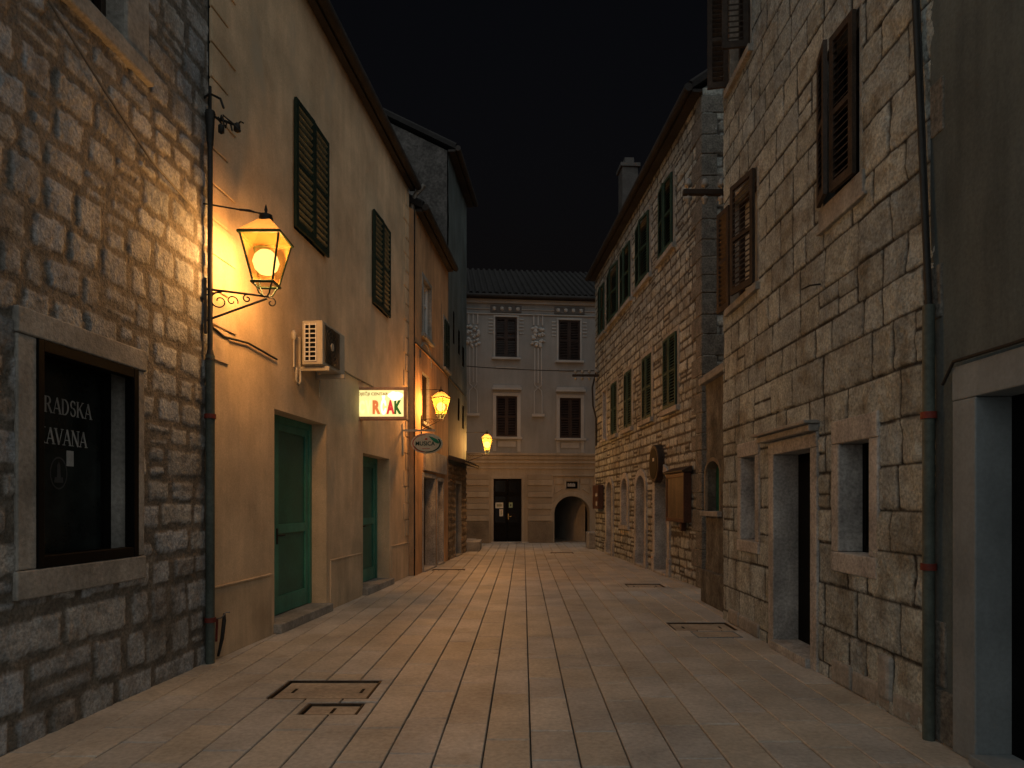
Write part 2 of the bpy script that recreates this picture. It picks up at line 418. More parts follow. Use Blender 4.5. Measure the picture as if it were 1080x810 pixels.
def window(house, W, s0, s1, z0, z1, sur=None, depth=.16, pitch=.06, frame=None, pane=None, shut=None, sw=.1, proud=.02, sill=(.05, .08, .06), lintel=None, bev=.008, bars=True):
    """a window of the house: frame with its pane, surround, sill and shutters as sub-parts"""
    f = MB(); b = .055
    W.box(f, s0, s0 + b, z0, z1, -depth, -depth + .06); W.box(f, s1 - b, s1, z0, z1, -depth, -depth + .06)
    W.box(f, s0 + b, s1 - b, z0, z0 + b, -depth + .001, -depth + .059); W.box(f, s0 + b, s1 - b, z1 - b, z1, -depth + .001, -depth + .059)
    if bars:
        m = (s0 + s1) / 2
        W.box(f, m - .03, m + .03, z0 + b, z1 - b, -depth + .002, -depth + .065)
        W.box(f, s0 + b, m - .03, z0 + (z1 - z0) * .62, z0 + (z1 - z0) * .62 + .03, -depth + .004, -depth + .05)
        W.box(f, m + .03, s1 - b, z0 + (z1 - z0) * .62, z0 + (z1 - z0) * .62 + .03, -depth + .004, -depth + .05)
    w = f.build('window', frame or BROWN_D, house, .004)
    p = MB(); W.box(p, s0 + .01, s1 - .01, z0 + .01, z1 - .01, -depth - .02, -depth - .004); p.build('pane', pane or DARKGLASS, w)
    if sur is not None:
        surround(W, s0, s1, z0, z1, sw, depth + .05, proud, None, lintel=lintel).build('surround', sur, w, bev)
        if sill:
            q = MB(); W.box(q, s0 - sw - sill[0], s1 + sw + sill[0], z0 - sill[1], z0 - .002, -depth - .05, proud + sill[2]); q.build('sill', sur, w, bev)
    for (hs, wd, sg, an, nn, mts, up) in (shut or []):
        leaf(W, hs, wd, z0 + .01, z1 - .01, nn, an, sg, mts is not None, up=up, pitch=pitch).build('shutter', mts, w)
    return w

def pair(s0, s1, mts, n=.03, a0=0, a1=0, up=1):
    m = (s1 - s0) / 2 - .004
    return [(s0, m, 1, a0, n, mts, up), (s1, m, -1, a1, n, mts, up)]

def text_mesh(body, size, bold=0.0):
    cu = bpy.data.curves.new('t', 'FONT'); cu.body = body; cu.size = size; cu.offset = bold; cu.resolution_u = 4
    ob = bpy.data.objects.new('t', cu); COL.objects.link(ob)
    dg = bpy.context.evaluated_depsgraph_get()
    me = bpy.data.meshes.new_from_object(ob.evaluated_get(dg))
    v = [(p.co.x, p.co.y) for p in me.vertices]; f = [tuple(q.vertices) for q in me.polygons]
    bpy.data.objects.remove(ob); bpy.data.curves.remove(cu); bpy.data.meshes.remove(me)
    return v, f

def place_text(mb, body, x0, x1, y0, y1, fn, mi=0, bold=0.0):
    """letters stretched into the box, drawn through fn(x, y)"""
    v, f = text_mesh(body, 1, bold)
    ax = min(p[0] for p in v); bx = max(p[0] for p in v); ay = min(p[1] for p in v); by = max(p[1] for p in v)
    mb.add([fn(x0 + (p[0] - ax) / (bx - ax) * (x1 - x0), y0 + (p[1] - ay) / (by - ay) * (y1 - y0)) for p in v], f, mi)

# =================================================================== THE PLACE
L1 = Wall(-3.13, 4.06, .069)
L2 = Wall(-2.95, 6.5, .100)
L3 = Wall(-2.06, 14.0, .0886)
R2 = Wall(2.79, 4.39, .009, 'R')
R3 = Wall(3.425, 11.94, -.0652, 'R')
RG = Wall(3.425, 11.94, t=(1, -.02, 0))            # gable side of the far right house, facing the camera
AW = Wall(3.07, 8.6, .004, 'R')                     # low wall between the two right houses
FW = Wall(-1.656, 25.2, t=(1, .095, 0))

# ------------------------------------------------------------------ ground and paving
g = MB(); g.add([(-60, -30, -.03), (60, -30, -.03), (60, 90, -.03), (-60, 90, -.03)], [(0, 1, 2, 3)])
tag(g.build('ground', JOINT), kind='structure')
SK = .017                                           # the paving runs a degree off the camera's axis
HOLES = [(-2.04, -1.235, 5.25, 5.80), (-1.655, -1.225, 4.85, 5.14), (1.85, 2.62, 8.05, 8.60), (1.93, 2.62, 12.15, 12.7), (-2.1, -1.35, 15.1, 15.5), (.85, 1.55, 20.2, 20.75)]
def subtract(r, h):
    u0, u1, v0, v1 = r; a, b, c, d = h
    if a >= u1 or b <= u0 or c >= v1 or d <= v0: return [r]
    out = []
    if v0 < c: out.append((u0, u1, v0, c))
    if v1 > d: out.append((u0, u1, d, v1))
    m0, m1 = max(v0, c), min(v1, d)
    if u0 < a: out.append((u0, a, m0, m1))
    if u1 > b: out.append((b, u1, m0, m1))
    return [q for q in out if q[1] - q[0] > .03 and q[3] - q[2] > .03]
def make_paving():
    r = np.random.default_rng(5); V = []; Fc = []; T = []
    width = .2945; u = -5.0 + .041
    while u < 6:
        w = width; y = 0.6 - r.uniform(0, .8)
        while y < 33:
            ln = r.choice([.52, .6, .68, .75, .9, 1.05])
            rects = [(u, u + w, y, y + ln)]
            for h in HOLES: rects = [q for rr in rects for q in subtract(rr, h)]
            tone = r.uniform(.90, 1.07); wm = r.uniform(-1, 1)
            col = np.array([.47 * tone * (1 + .04 * wm), .44 * tone, .385 * tone * (1 - .07 * wm)])
            dz = r.uniform(-.0025, .0025, 4)
            for (a, b, c, d) in rects:
                gu, gv, ch = .0042 + r.uniform(0, .0015), .0024 + r.uniform(0, .002), .005
                o = len(V)
                for (ins, z, k) in ((0, -.03, 0), (0, -.006, 0), (ch, 0, 1)):
                    for q, (uu, vv) in enumerate(((a + gu + ins, c + gv + ins), (b - gu - ins, c + gv + ins), (b - gu - ins, d - gv - ins), (a + gu + ins, d - gv - ins))):
                        V.append((uu + SK * vv, vv, z + (dz[q] if z > -.02 else 0))); T.append((*col, 1))
                for l in (0, 4):
                    for q in range(4): Fc.append((o + l + q, o + l + (q + 1) % 4, o + l + 4 + (q + 1) % 4, o + l + 4 + q))
                Fc.append((o + 8, o + 9, o + 10, o + 11))
            y += ln
        u += width
    me = bpy.data.meshes.new('paving'); me.from_pydata(V, [], Fc); me.update()
    at = me.attributes.new('tone', 'FLOAT_COLOR', 'POINT'); at.data.foreach_set('color', np.array(T, np.float32).ravel())
    me.materials.append(PAVE)
    return tag(link('paving', me), kind='structure')
make_paving()

def cover(h, label, slots):
    u0, u1, v0, v1 = h
    X = lambda u, v, z: (u + SK * v, v, z)
    t = thing('manhole_cover', X((u0 + u1) / 2, (v0 + v1) / 2, -.028), label, 'manhole cover', 'recessed manhole covers in the paving')
    mb = MB(); e = .012; g0 = .004
    def bx(a, b, c, d, z0, z1, m=None):
        (m or mb).hexa([X(a, c, z0), X(b, c, z0), X(b, d, z0), X(a, d, z0), X(a, c, z1), X(b, c, z1), X(b, d, z1), X(a, d, z1)])
    bx(u0 + g0, u1 - g0, v0 + g0, v0 + g0 + e, -.028, -.004); bx(u0 + g0, u1 - g0, v1 - g0 - e, v1 - g0, -.028, -.004)
    bx(u0 + g0, u0 + g0 + e, v0 + g0 + e, v1 - g0 - e, -.028, -.005); bx(u1 - g0 - e, u1 - g0, v0 + g0 + e, v1 - g0 - e, -.028, -.005)
    mb.build('rim', STEEL, t)
    mb = MB(); bx(u0 + .03, u1 - .03, v0 + .03, v1 - .03, -.028, -.019); inl = mb.build('inlay', COVER, t, .003)
    for k in slots:
        mb = MB(); uc = u0 + (u1 - u0) * k; vm = (v0 + v1) / 2
        bx(uc - .012, uc + .012, vm - .06, vm + .06, -.0188, -.0165, mb); mb.build('lifting_slot', BLACK, inl)
for h, lb, sl in zip(HOLES, ['large recessed stone cover with two slots under the big lantern', 'small recessed stone cover with one slot in front of the large cover',
        'wide dark recessed cover beside the corner of the right stone house', 'narrow dark recessed cover in front of the wooden notice board',
        'thin recessed cover near the foot of the orange house wall', 'farthest thin recessed cover in front of the archway'],
        [(.17, .87), (.52,), (.2, .8), (.2, .8), (.2, .8), (.2, .8)]): cover(h, lb, sl)
# small flush lid beside the wide cover
lid = MB(); u0, u1, v0, v1 = 2.02, 2.5, 7.62, 7.93
lid.hexa([(u + SK * v, v, z) for z in (-.01, .006) for (u, v) in ((u0, v0), (u1, v0), (u1, v1), (u0, v1))])
for (a, b, c, d) in ((u0 - .02, u1 + .02, v0 - .02, v0 - .003), (u0 - .02, u1 + .02, v1 + .003, v1 + .02), (u0 - .02, u0 - .003, v0, v1), (u1 + .003, u1 + .02, v0, v1)):
    lid.hexa([(u + SK * v, v, z) for z in (-.01, .008) for (u, v) in ((a, c), (b, c), (b, d), (a, d))], 1)
tag(lid.build('access_lid', [COVER, PALE_DOORCASE], None, .003), 'small flush stone lid with a pale rim beside the wide recessed cover', 'access lid')

# ------------------------------------------------------------------ L1: rubble stone house, near left
h1 = thing('stone_house', (-3.6, 3.5, 0), 'rubble stone house with the black framed cafe window, beside the big lantern', 'house', 'houses along the street')
s_end = L1.sy(6.46)
c0, c1, cz0, cz1 = L1.s(36), L1.s(143), 1.12, 2.62
a0, a1, az0, az1 = L1.s(92), L1.s(130), 5.16, 6.7
ops1 = [(c0 - .08, c1 + .05, cz0 - .1, cz1 + .06), (a0 - .2, a1 + .2, az0 - .05, az1 + .1)]
relief_wall('wall', L1, L1.sy(.8), s_end, 0, 9.0, .0175,
    lambda S, Z: stone_layout(S, Z, 3, (.19, .30), (.19, .42), .042, .010, .034, .010, .006, (.36, .375, .375), (.17, .155, .13), .20, base=1.2, rounding=.04, split=.14),
    STONE_A, h1, ops1)
shell(L1, L1.sy(.8), s_end, 9.0, 7, PLASTER_G, h1, 2.0)
roof(L1, L1.sy(.8), s_end, 9.0, 7, 2.0, .3, h1)
# cafe window: stone surround, black outer frame, deep pale reveal, inner sash with lettering
f = MB(); b = .075
L1.box(f, c0, c0 + b * .7, cz0, cz1, -.05, .03); L1.box(f, c1 - b * .8, c1, cz0, cz1, -.05, .03)
L1.box(f, c0 + b * .7, c1 - b * .8, cz0, cz0 + b, -.049, .029); L1.box(f, c0 + b * .7, c1 - b * .8, cz1 - b, cz1, -.049, .029)
cw = f.build('window', BLACK, h1, .004)
f = MB(); ws = .20
L1.box(f, c0 - ws * .85, c1 + .10, cz1 + .003, cz1 + .17, -.05, .035); L1.box(f, c0 - ws * .8, c0 - .003, cz0 - .001, cz1 + .001, -.05, .022); L1.box(f, c1 + .003, c1 + .085, cz0 - .001, cz1 + .001, -.05, .022)
L1.box(f, c0 - ws * .85, c1 + .10, cz0 - .19, cz0 - .004, -.05, .03)
f.build('surround', LIME_D, cw, .01)
f = MB(); dp = .225
L1.box(f, c0 - .02, c0, cz0, cz1, -dp - .04, -.051); L1.box(f, c1, c1 + .02, cz0, cz1, -dp - .04, -.051); L1.box(f, c0, c1, cz0 - .02, cz0, -dp - .04, -.051); L1.box(f, c0, c1, cz1, cz1 + .02, -dp - .04, -.051)
f.build('reveal', LIME_D, cw)
f = MB(); b = .08
L1.box(f, c0, c0 + b, cz0, cz1, -dp - .03, -dp + .02); L1.box(f, c1 - b * .9, c1, cz0, cz1, -dp - .03, -dp + .02)
L1.box(f, c0 + b, c1 - b * .9, cz0, cz0 + b * .8, -dp - .029, -dp + .019); L1.box(f, c0 + b, c1 - b * .9, cz1 - b * .8, cz1, -dp - .029, -dp + .019)
f.build('sash', BLACK, cw, .004)
f = MB(); L1.box(f, c0 + .01, c1 - .01, cz0 + .01, cz1 - .01, -dp - .06, -dp - .02); f.build('pane', mat('cafe_glass', (.016, .021, .020), rough=.25, spec=.25, grain=None, patch=(3.5, .7), bump=None), cw)
# serif capitals drawn as thick and thin strokes
def stroke(mb, fn, a, b, w):
    d = Vector((b[0] - a[0], b[1] - a[1], 0)); d.normalize(); n = (-d.y * w / 2, d.x * w / 2)
    mb.add([fn(a[0] + n[0], a[1] + n[1]), fn(b[0] + n[0], b[1] + n[1]), fn(b[0] - n[0], b[1] - n[1]), fn(a[0] - n[0], a[1] - n[1])], [(0, 1, 2, 3)])
def curve(mb, fn, c, rx, ry, a0, a1, wa, wb, n=14):
    for i in range(n):
        t0, t1 = R(a0 + (a1 - a0) * i / n), R(a0 + (a1 - a0) * (i + 1) / n)
        ring = []
        for t in (t0, t1):
            w = wb + (wa - wb) * abs(math.cos(t))
            ring.append(((c[0] + (rx + w / 2) * math.cos(t), c[1] + (ry + w / 2) * math.sin(t)), (c[0] + (rx - w / 2) * math.cos(t), c[1] + (ry - w / 2) * math.sin(t))))
        mb.add([fn(*ring[0][0]), fn(*ring[1][0]), fn(*ring[1][1]), fn(*ring[0][1])], [(0, 1, 2, 3)])
TK, TN = .15, .06
def serif(mb, fn, x, y, l=.13): stroke(mb, fn, (x - l, y), (x + l, y), .045)
def letter(mb, fn, ch):
    st = lambda a, b, w: stroke(mb, fn, a, b, w); sf = lambda x, y, l=.13: serif(mb, fn, x, y, l)
    if ch == 'A': st((.06, 0), (.35, 1), TN); st((.35, 1), (.64, 0), TK); st((.16, .33), (.53, .33), TN); sf(.06, .02); sf(.64, .02, .15); return .74
    if ch == 'V': st((.06, 1), (.35, 0), TK); st((.35, 0), (.64, 1), TN); sf(.06, .98, .15); sf(.64, .98); return .72
    if ch == 'N': st((.1, 0), (.1, 1), TN); st((.1, 1), (.62, 0), TK); st((.62, 0), (.62, 1), TN); sf(.1, .02); sf(.08, .98, .1); sf(.62, .98); return .76
    if ch == 'K': st((.12, 0), (.12, 1), TK); st((.15, .42), (.6, 1), TN); st((.3, .6), (.62, 0), TK); sf(.12, .02); sf(.12, .98); sf(.6, .98, .11); sf(.64, .02); return .76
    if ch == 'R': st((.12, 0), (.12, 1), TK); curve(mb, fn, (.28, .75), .22, .22, 90, -90, TK, TN); st((.12, .97), (.28, .97), TN); st((.12, .53), (.28, .53), TN); st((.34, .52), (.62, 0), TK); sf(.12, .02); sf(.12, .98, .11); sf(.63, .02, .1); return .74
    if ch == 'D': st((.12, 0), (.12, 1), TK); curve(mb, fn, (.25, .5), .34, .47, 90, -90, TK, TN); st((.12, .97), (.25, .97), TN); st((.12, .03), (.25, .03), TN); sf(.12, .02, .12); sf(.12, .98, .12); return .74
    if ch == 'S': curve(mb, fn, (.3, .74), .19, .23, 20, 250, TK * .8, TN * 1.2); curve(mb, fn, (.3, .27), .2, .25, 90, -160, TK * .8, TN * 1.2); st((.28, .515), (.31, .515), .1); st((.49, .72), (.49, .95), TN * .8); st((.1, .08), (.1, .3), TN * .8); return .62
    if ch == 'G': curve(mb, fn, (.4, .5), .3, .47, 50, 330, TK, TN); st((.62, .08), (.62, .42), TK); sf(.6, .43); st((.62, .72), (.62, .96), TN); return .8
    return .4
def serif_line(mb, word, s_right, z0, cap, wide, n):
    adv = []; tmp = MB()
    for ch in word: adv.append(letter(tmp, lambda x, y: (0, 0, 0), ch))
    total = sum(adv); s = s_right - total * cap * wide
    for ch, a in zip(word, adv):
        letter(mb, lambda x, y, s=s: L1.P(s + x * cap * wide, z0 + y * cap, n), ch); s += a * cap * wide
n_txt = -dp - .016
lt = MB()
serif_line(lt, 'GRADSKA', L1.s(97, n_txt), L1.z(97, 443, n_txt) , .118, .95, n_txt)
serif_line(lt, 'KAVANA', L1.s(92, n_txt), L1.z(92, 472.5, n_txt), .118, .95, n_txt)
sk = L1.s(74, n_txt); zk = L1.z(74, 484, n_txt)
lt.build('lettering', LETTER, cw)
lt = MB(); L1.box(lt, sk - .035, sk + .035, zk - .055, zk + .06, n_txt - .002, n_txt + .001); lt.build('sticker', LETTER, cw)
em = MB(); se = L1.s(62, n_txt); ze = L1.z(62, 499, n_txt)                # pale printed emblem under the words
def qe(x, y): return L1.P(se + x, ze + y, n_txt)
for i in range(24):
    a, b = 2 * math.pi * i / 24, 2 * math.pi * (i + 1) / 24
    em.add([qe(.085 * math.cos(a), .12 * math.sin(a)), qe(.085 * math.cos(b), .12 * math.sin(b)), qe(.075 * math.cos(b), .108 * math.sin(b)), qe(.075 * math.cos(a), .108 * math.sin(a))], [(0, 1, 2, 3)])
em.add([qe(-.045, -.07), qe(.045, -.07), qe(.04, -.03), qe(-.04, -.03)], [(0, 1, 2, 3)])
em.add([qe(-.02, -.03), qe(.02, -.03), qe(.014, .06), qe(0, .085), qe(-.014, .06)], [(0, 1, 2, 3, 4)])
em.build('emblem', PRINT, cw)
window(h1, L1, a0, a1, az0, az1, LIME_D, depth=.2, sw=.30, proud=.03, sill=(.02, .16, .03), frame=BROWN_D, bev=.02)

# ------------------------------------------------------------------ L2: ochre plaster house
h2 = thing('plaster_house', (-3.0, 10, 0), 'ochre plaster house with two green doors and dark green louvred shutters', 'house', 'houses along the street')
sA, sB = L2.sy(6.48), L2.sy(14.05)
HT2 = 8.2
d1 = (L2.s(289), L2.s(344)); d2 = (L2.s(382.5), L2.s(410.5))
w1 = (L2.s(308), L2.s(343)); w2 = (L2.s(391.5), L2.s(409))
zd1, zd2 = 2.66, 2.38
ops2 = [(d1[0], d1[1], 0, zd1), (d2[0], d2[1], 0, zd2), (w1[0] + .04, w1[1] - .04, 5.02, 6.66), (w2[0] + .04, w2[1] - .04, 5.02, 6.66)]
relief_wall('wall', L2, sA, sB, 0, HT2, .06, plaster_fn(21), PLASTER_Y, h2, ops2)
shell(L2, sA, sB, HT2, 8, PLASTER_G, h2, 2.2)
roof(L2, sA + .02, sB + .1, HT2 + .1, 8, 2.2, .13, h2)
q = MB()                                            # raised plaster quoins at both ends
z = 2.95; k = 0
while z < HT2 - .35:
    L2.box(q, sA + .004, sA + (.47 if k % 2 else .32), z + .008, z + .33, -.01, .022); z += .345; k += 1
q.build('quoins', PLASTER_Y, h2, .006); q = MB()
z = .85; k = 0
while z < HT2 - .35:
    L2.box(q, sB - (.40 if k % 2 else .26), sB - .004, z + .008, z + .33, -.01, .02); z += .345; k += 1
q.build('quoins', PLASTER_Y, h2, .006)
for a, b in ((sA + .004, d1[0] - .10), (d1[1] + .13, d2[0] - .13), (d2[1] + .12, sB - .05)):
    q = MB(); L2.box(q, a, b, .0, .70, -.01, .022); L2.box(q, a, b, .701, .722, -.01, .032); q.build('plinth', PLINTH_Y, h2, .006)
def green_door(W, s0, s1, zt, dep, split):
    """recessed green door: frame, narrow glazed leaf, wide panelled leaf, stone step"""
    f = MB(); b = .09
    W.box(f, s0, s0 + b, .12, zt, -dep - .05, -dep + .03); W.box(f, s1 - b, s1, .12, zt, -dep - .05, -dep + .03)
    W.box(f, s0 + b, s1 - b, zt - b, zt, -dep - .049, -dep + .029)
    m = s0 + (s1 - s0) * split
    W.box(f, m - .045, m + .045, .12, zt - b, -dep - .048, -dep + .026)
    d = f.build('door', GREEN_D, h2, .005)
    r = MB()
    W.box(r, s0 - .03, s0, .0, zt, -dep - .06, .004); W.box(r, s1, s1 + .03, .0, zt, -dep - .06, .004); W.box(r, s0 - .03, s1 + .03, zt, zt + .03, -dep - .06, .004)
    r.build('reveal', PLASTER_Y, d)
    g = MB(); W.box(g, s0 + b, m - .045, .40, zt - b, -dep - .04, -dep - .02); g.build('pane', DARKGLASS, d)
    g = MB(); W.box(g, s0 + b, m - .045, .125, .399, -dep - .04, -dep + .01)
    a, c = m + .045, s1 - b; bw = .10; zm = 1.15
    W.box(g, a, a + bw, .125, zt - b, -dep - .03, -dep + .015); W.box(g, c - bw, c, .125, zt - b, -dep - .03, -dep + .015)
    for za, zb in ((.125, .35), (zm, zm + .12), (zt - b - .1, zt - b)): W.box(g, a + bw, c - bw, za, zb, -dep - .029, -dep + .014)
    g.build('door_leaf', GREEN_D, d, .004)
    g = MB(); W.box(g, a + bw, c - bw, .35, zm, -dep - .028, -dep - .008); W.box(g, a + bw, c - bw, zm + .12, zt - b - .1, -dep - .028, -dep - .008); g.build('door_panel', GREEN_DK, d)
    g = MB(); W.box(g, a + .03, a + .07, 1.02, 1.22, -dep + .014, -dep + .024); g.tube([W.P(a + .05, 1.13, -dep + .02), W.P(a + .05, 1.13, -dep + .07), W.P(a + .16, 1.13, -dep + .07)], .01, 8); g.build('handle', IRON, d)
    st = MB(); W.box(st, s0 - .02, s1 + .02, 0, .115, -dep - .06, .10); st.build('step', LIME_D, d, .012)
green_door(L2, *d1, zd1, .24, .28)
green_door(L2, *d2, zd2, .26, .33)
for (a, b) in (w1, w2):
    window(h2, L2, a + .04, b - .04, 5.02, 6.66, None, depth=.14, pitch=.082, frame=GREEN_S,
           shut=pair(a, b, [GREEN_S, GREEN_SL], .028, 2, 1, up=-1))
# fine pipe and meter plate on the wall
q = MB(); L2.box(q, sB - .52, sB - .44, 2.52, 2.86, 0, .03); q.build('wall_box', CREAM, h2, .004)

# ------------------------------------------------------------------ L3: narrow orange house and L4: tall house behind it
h3 = thing('plaster_house', (-2.6, 16, 0), 'narrow orange plaster house behind the oval hanging sign and middle lantern', 'house', 'houses along the street')
s3a, s3b = .02, L3.sy(17.8)
P3 = lambda x: L3.s(x)
wa = (P3(445.5), P3(453.5)); wb = (P3(467.5), P3(471.8)); wc = (P3(444.5), P3(452.5)); da = (P3(446), P3(458)); db = (P3(461), P3(466.5))
ops3 = [(*wa, 5.3, 6.55), (*wb, 5.05, 6.3), (*wc, 3.35, 4.45), (*da, 0, 2.12), (*db, 0, 2.08)]
relief_wall('wall', L3, s3a, s3b, 0, 7.75, .05, plaster_fn(31, .02), PLASTER_O, h3, ops3)
shell(L3, s3a, s3b, 7.75, 8, PLASTER_O, h3, 2.0)
roof(L3, s3a, s3b - .03, 7.85, 8, 2.0, .16, h3)
window(h3, L3, *wa, 5.3, 6.55, LIME_D, depth=.12, sw=.1, proud=.03, frame=WHITE)
window(h3, L3, *wb, 5.05, 6.3, LIME_D, depth=.12, sw=.09, proud=.03, shut=pair(*wb, [GREEN_S, GREEN_S], .035))
window(h3, L3, *wc, 3.35, 4.45, LIME_D, depth=.12, sw=.06, proud=.01, frame=BROWN_D)
def plain_door(h, W, s0, s1, zt, dep, m, sur, sw=.12, proud=.03, step=.04, casing=True):
    f = MB(); b = .06; W.box(f, s0, s1, .02, zt, -dep - .05, -dep)
    for (x0, x1, z0, z1) in ((.1, .48, .15, .85), (.52, .9, .15, .85), (.1, .48, 1.0, .94 * zt), (.52, .9, 1.0, .94 * zt)):
        W.box(f, s0 + (s1 - s0) * x0, s0 + (s1 - s0) * x1, z0, z1, -dep, -dep + .012)
    d = f.build('door', m, h, .004)
    surround(W, s0, s1, 0.0, zt, sw, dep + .06, proud).build('door_frame', sur, d, .008)
    g = MB(); W.box(g, s0 + .001, s1 - .001, 0, step, -dep - .055, proud + .04); g.build('threshold', sur, d, .006)
    g = MB(); sc_ = s0 + (s1 - s0) * .12; g.tube([W.P(sc_, 1.05, -dep + .005), W.P(sc_, 1.05, -dep + .05), W.P(sc_ + .1, 1.05, -dep + .05)], .01, 6); g.build('handle', IRON, d)
    return d
plain_door(h3, L3, *da, 2.12, .22, BROWN_D, LIME, .1)
plain_door(h3, L3, *db, 2.08, .22, BROWN_D, LIME, .09)
q = MB(); L3.box(q, P3(446), P3(468.5), 2.27, 2.75, -.02, .07); q.build('fascia_panel', LIME, h3, .01)
q = MB()                                           # arched plaster relief over the lower window
for i in range(14):
    c = (wc[0] + wc[1]) / 2; hw = .55
    a, b = math.pi * i / 14, math.pi * (i + 1) / 14
    q.hexa([L3.P(c - (hw + d) * math.cos(t), 4.72 + (.40 + d) * math.sin(t), n) for n in (-.01, .03) for (t, d) in ((a, 0), (b, 0), (b, .06), (a, .06))])
q.build('arch_relief', LIME_D, h3)
q = MB()                                           # string of ledge along the first floor
L3.box(q, s3a, s3b, 4.93 - .03, 4.93 + .03, 0, .035); q.build('string_course', PLASTER_O, h3)

h4 = thing('plaster_house', (-2.2, 19.3, 0), 'tall weathered house with a grey gable and rough brown stone ground floor', 'house', 'houses along the street')
L4 = Wall(L3.P(s3b + .02, 0, .0).x, L3.P(s3b + .02, 0).y, .0886)
s4 = L4.sy(20.92)
dd = (L4.s(480), L4.s(485.5))
relief_wall('ground_floor_wall', L4, 0, s4, 0, 2.62, .025,
    lambda S, Z: stone_layout(S, Z, 8, (.14, .26), (.18, .45), .035, .03, .035, .03, .012, (.30, .235, .16), (.24, .19, .13), .25, rounding=.05),
    STONE_C, h4, [(dd[0] - .05, dd[1] + .05, 0, 2.15)])
w41 = [(L4.s(477.2), L4.s(478.6), 6.0, 6.9), (L4.s(482.5), L4.s(484.3), 5.9, 6.6), (L4.s(487), L4.s(489), 5.7, 6.3), (L4.s(482.3), L4.s(484), 3.95, 4.6), (L4.s(487), L4.s(488.8), 3.8, 4.5)]
relief_wall('wall', L4, 0, s4, 2.62, 11.0, .05, plaster_fn(41, .03), PLASTER_G, h4, w41)
shell(L4, 0, s4, 11.0, 8, mat('dark_gable_stone', (.085, .08, .075), grain=(14, .6), patch=(3, .5), bump=(12, 1.0)), h4, 2.1, 0.0)
roof(L4, -.12, s4 + .2, 11.1, 8, 2.1, .22, h4)
plain_door(h4, L4, *dd, 2.1, .18, BROWN_D, LIME_D, .08)
for o in w41: window(h4, L4, *o, None, depth=.12, frame=BROWN_D, bars=False)
aw = MB(); P = L4.P
aw.hexa([P(.05, 2.72, 0), P(s4, 2.72, 0), P(s4, 2.60, .46), P(.05, 2.60, .46), P(.05, 2.77, 0), P(s4, 2.77, 0), P(s4, 2.64, .46), P(.05, 2.64, .46)])
for i in range(9): aw.tube([P(.1 + i * s4 / 9, 2.785, .01), P(.1 + i * s4 / 9, 2.66, .45)], .05, 6)
awn = aw.build('awning', ROOFEDGE, h4)
sb = MB(); sb.box(-1.75, -1.02, 21.0, 22.4, 0, .31); sb.box(-1.75, -1.22, 22.401, 22.9, 0, .31)
tag(sb.build('stone_step', LIME_D, None, .02), 'low stone step block at the end of the left house row', 'step')

# ------------------------------------------------------------------ F: town house closing the street
hf = thing('town_house', (1, 26, 0), 'pale town house with rusticated ground floor and archway closing the street', 'house', 'houses along the street')
F = FW.s
def fz(y): return EYE - (y - HY) * 25.4 / FPX
wins = [(F(522.3), F(545.2), fz(377.5), fz(335)), (F(589), F(611.8), fz(379.5), fz(336.5)), (F(523.3), F(545.4), fz(461), fz(418)), (F(590.3), F(612.6), fz(461.8), fz(419))]
dr = (F(520.5), F(550.3), 0, fz(505)); ar = (F(584.5), F(622), 0, fz(523.2))
rise = (ar[1] - ar[0]) / 2 * .95
ops = wins + [dr, (*ar, rise)]
sf0, sf1 = -3.2, 8.5
relief_wall('wall', FW, sf0, sf1, fz(478), 9.35, .08, plaster_fn(51, .004), PLASTER_B, hf, wins)
relief_wall('ground_floor_wall', FW, sf0, sf1, 0, fz(478), .05, plaster_fn(52, .004), PLASTER_F, hf, [dr, (ar[0] - .06, ar[1] + .06, 0, ar[3] + .06, rise + .05)])
shell(FW, sf0, sf1, 9.35, 9, PLASTER_B, hf, 2.4)
roof(FW, sf0, sf1, 9.45, 9, 2.4, .25, hf)
q = MB(); FW.box(q, sf0, sf1, 9.24, 9.34, 0, .16); FW.box(q, sf0, sf1, 9.13, 9.238, 0, .10); FW.box(q, sf0, sf1, fz(331.5) - .04, fz(331.5), 0, .06); FW.box(q, sf0, sf1, fz(326.5) - .03, fz(326.5), 0, .05)
q.build('cornice', TRIM, hf, .01)
q = MB(); FW.box(q, sf0, sf1, fz(480.5), fz(478), 0, .12); FW.box(q, sf0, sf1, fz(484.5), fz(480.8), 0, .06); FW.box(q, sf0, sf1, fz(488.5), fz(486.5), 0, .08); FW.box(q, sf0, sf1, fz(494.5), fz(492.8), 0, .05)
q.build('string_course', PLASTER_F, hf, .01)
for a, b in ((517, 550), (584.5, 616.5)):
    q = MB(); FW.box(q, F(a), F(b), fz(330), fz(323), 0, .055); fr = q.build('frieze_panel', FRIEZE, hf)
    q = MB()
    for i in range(4):
        c = F(a) + (F(b) - F(a)) * (i + .5) / 4; q.lathe(FW.P(c, fz(326.5), .05), [(.0, -.08), (.07, -.05), (.07, .05), (0, .08)], 8)
    q.build('rosettes', ORN, fr)
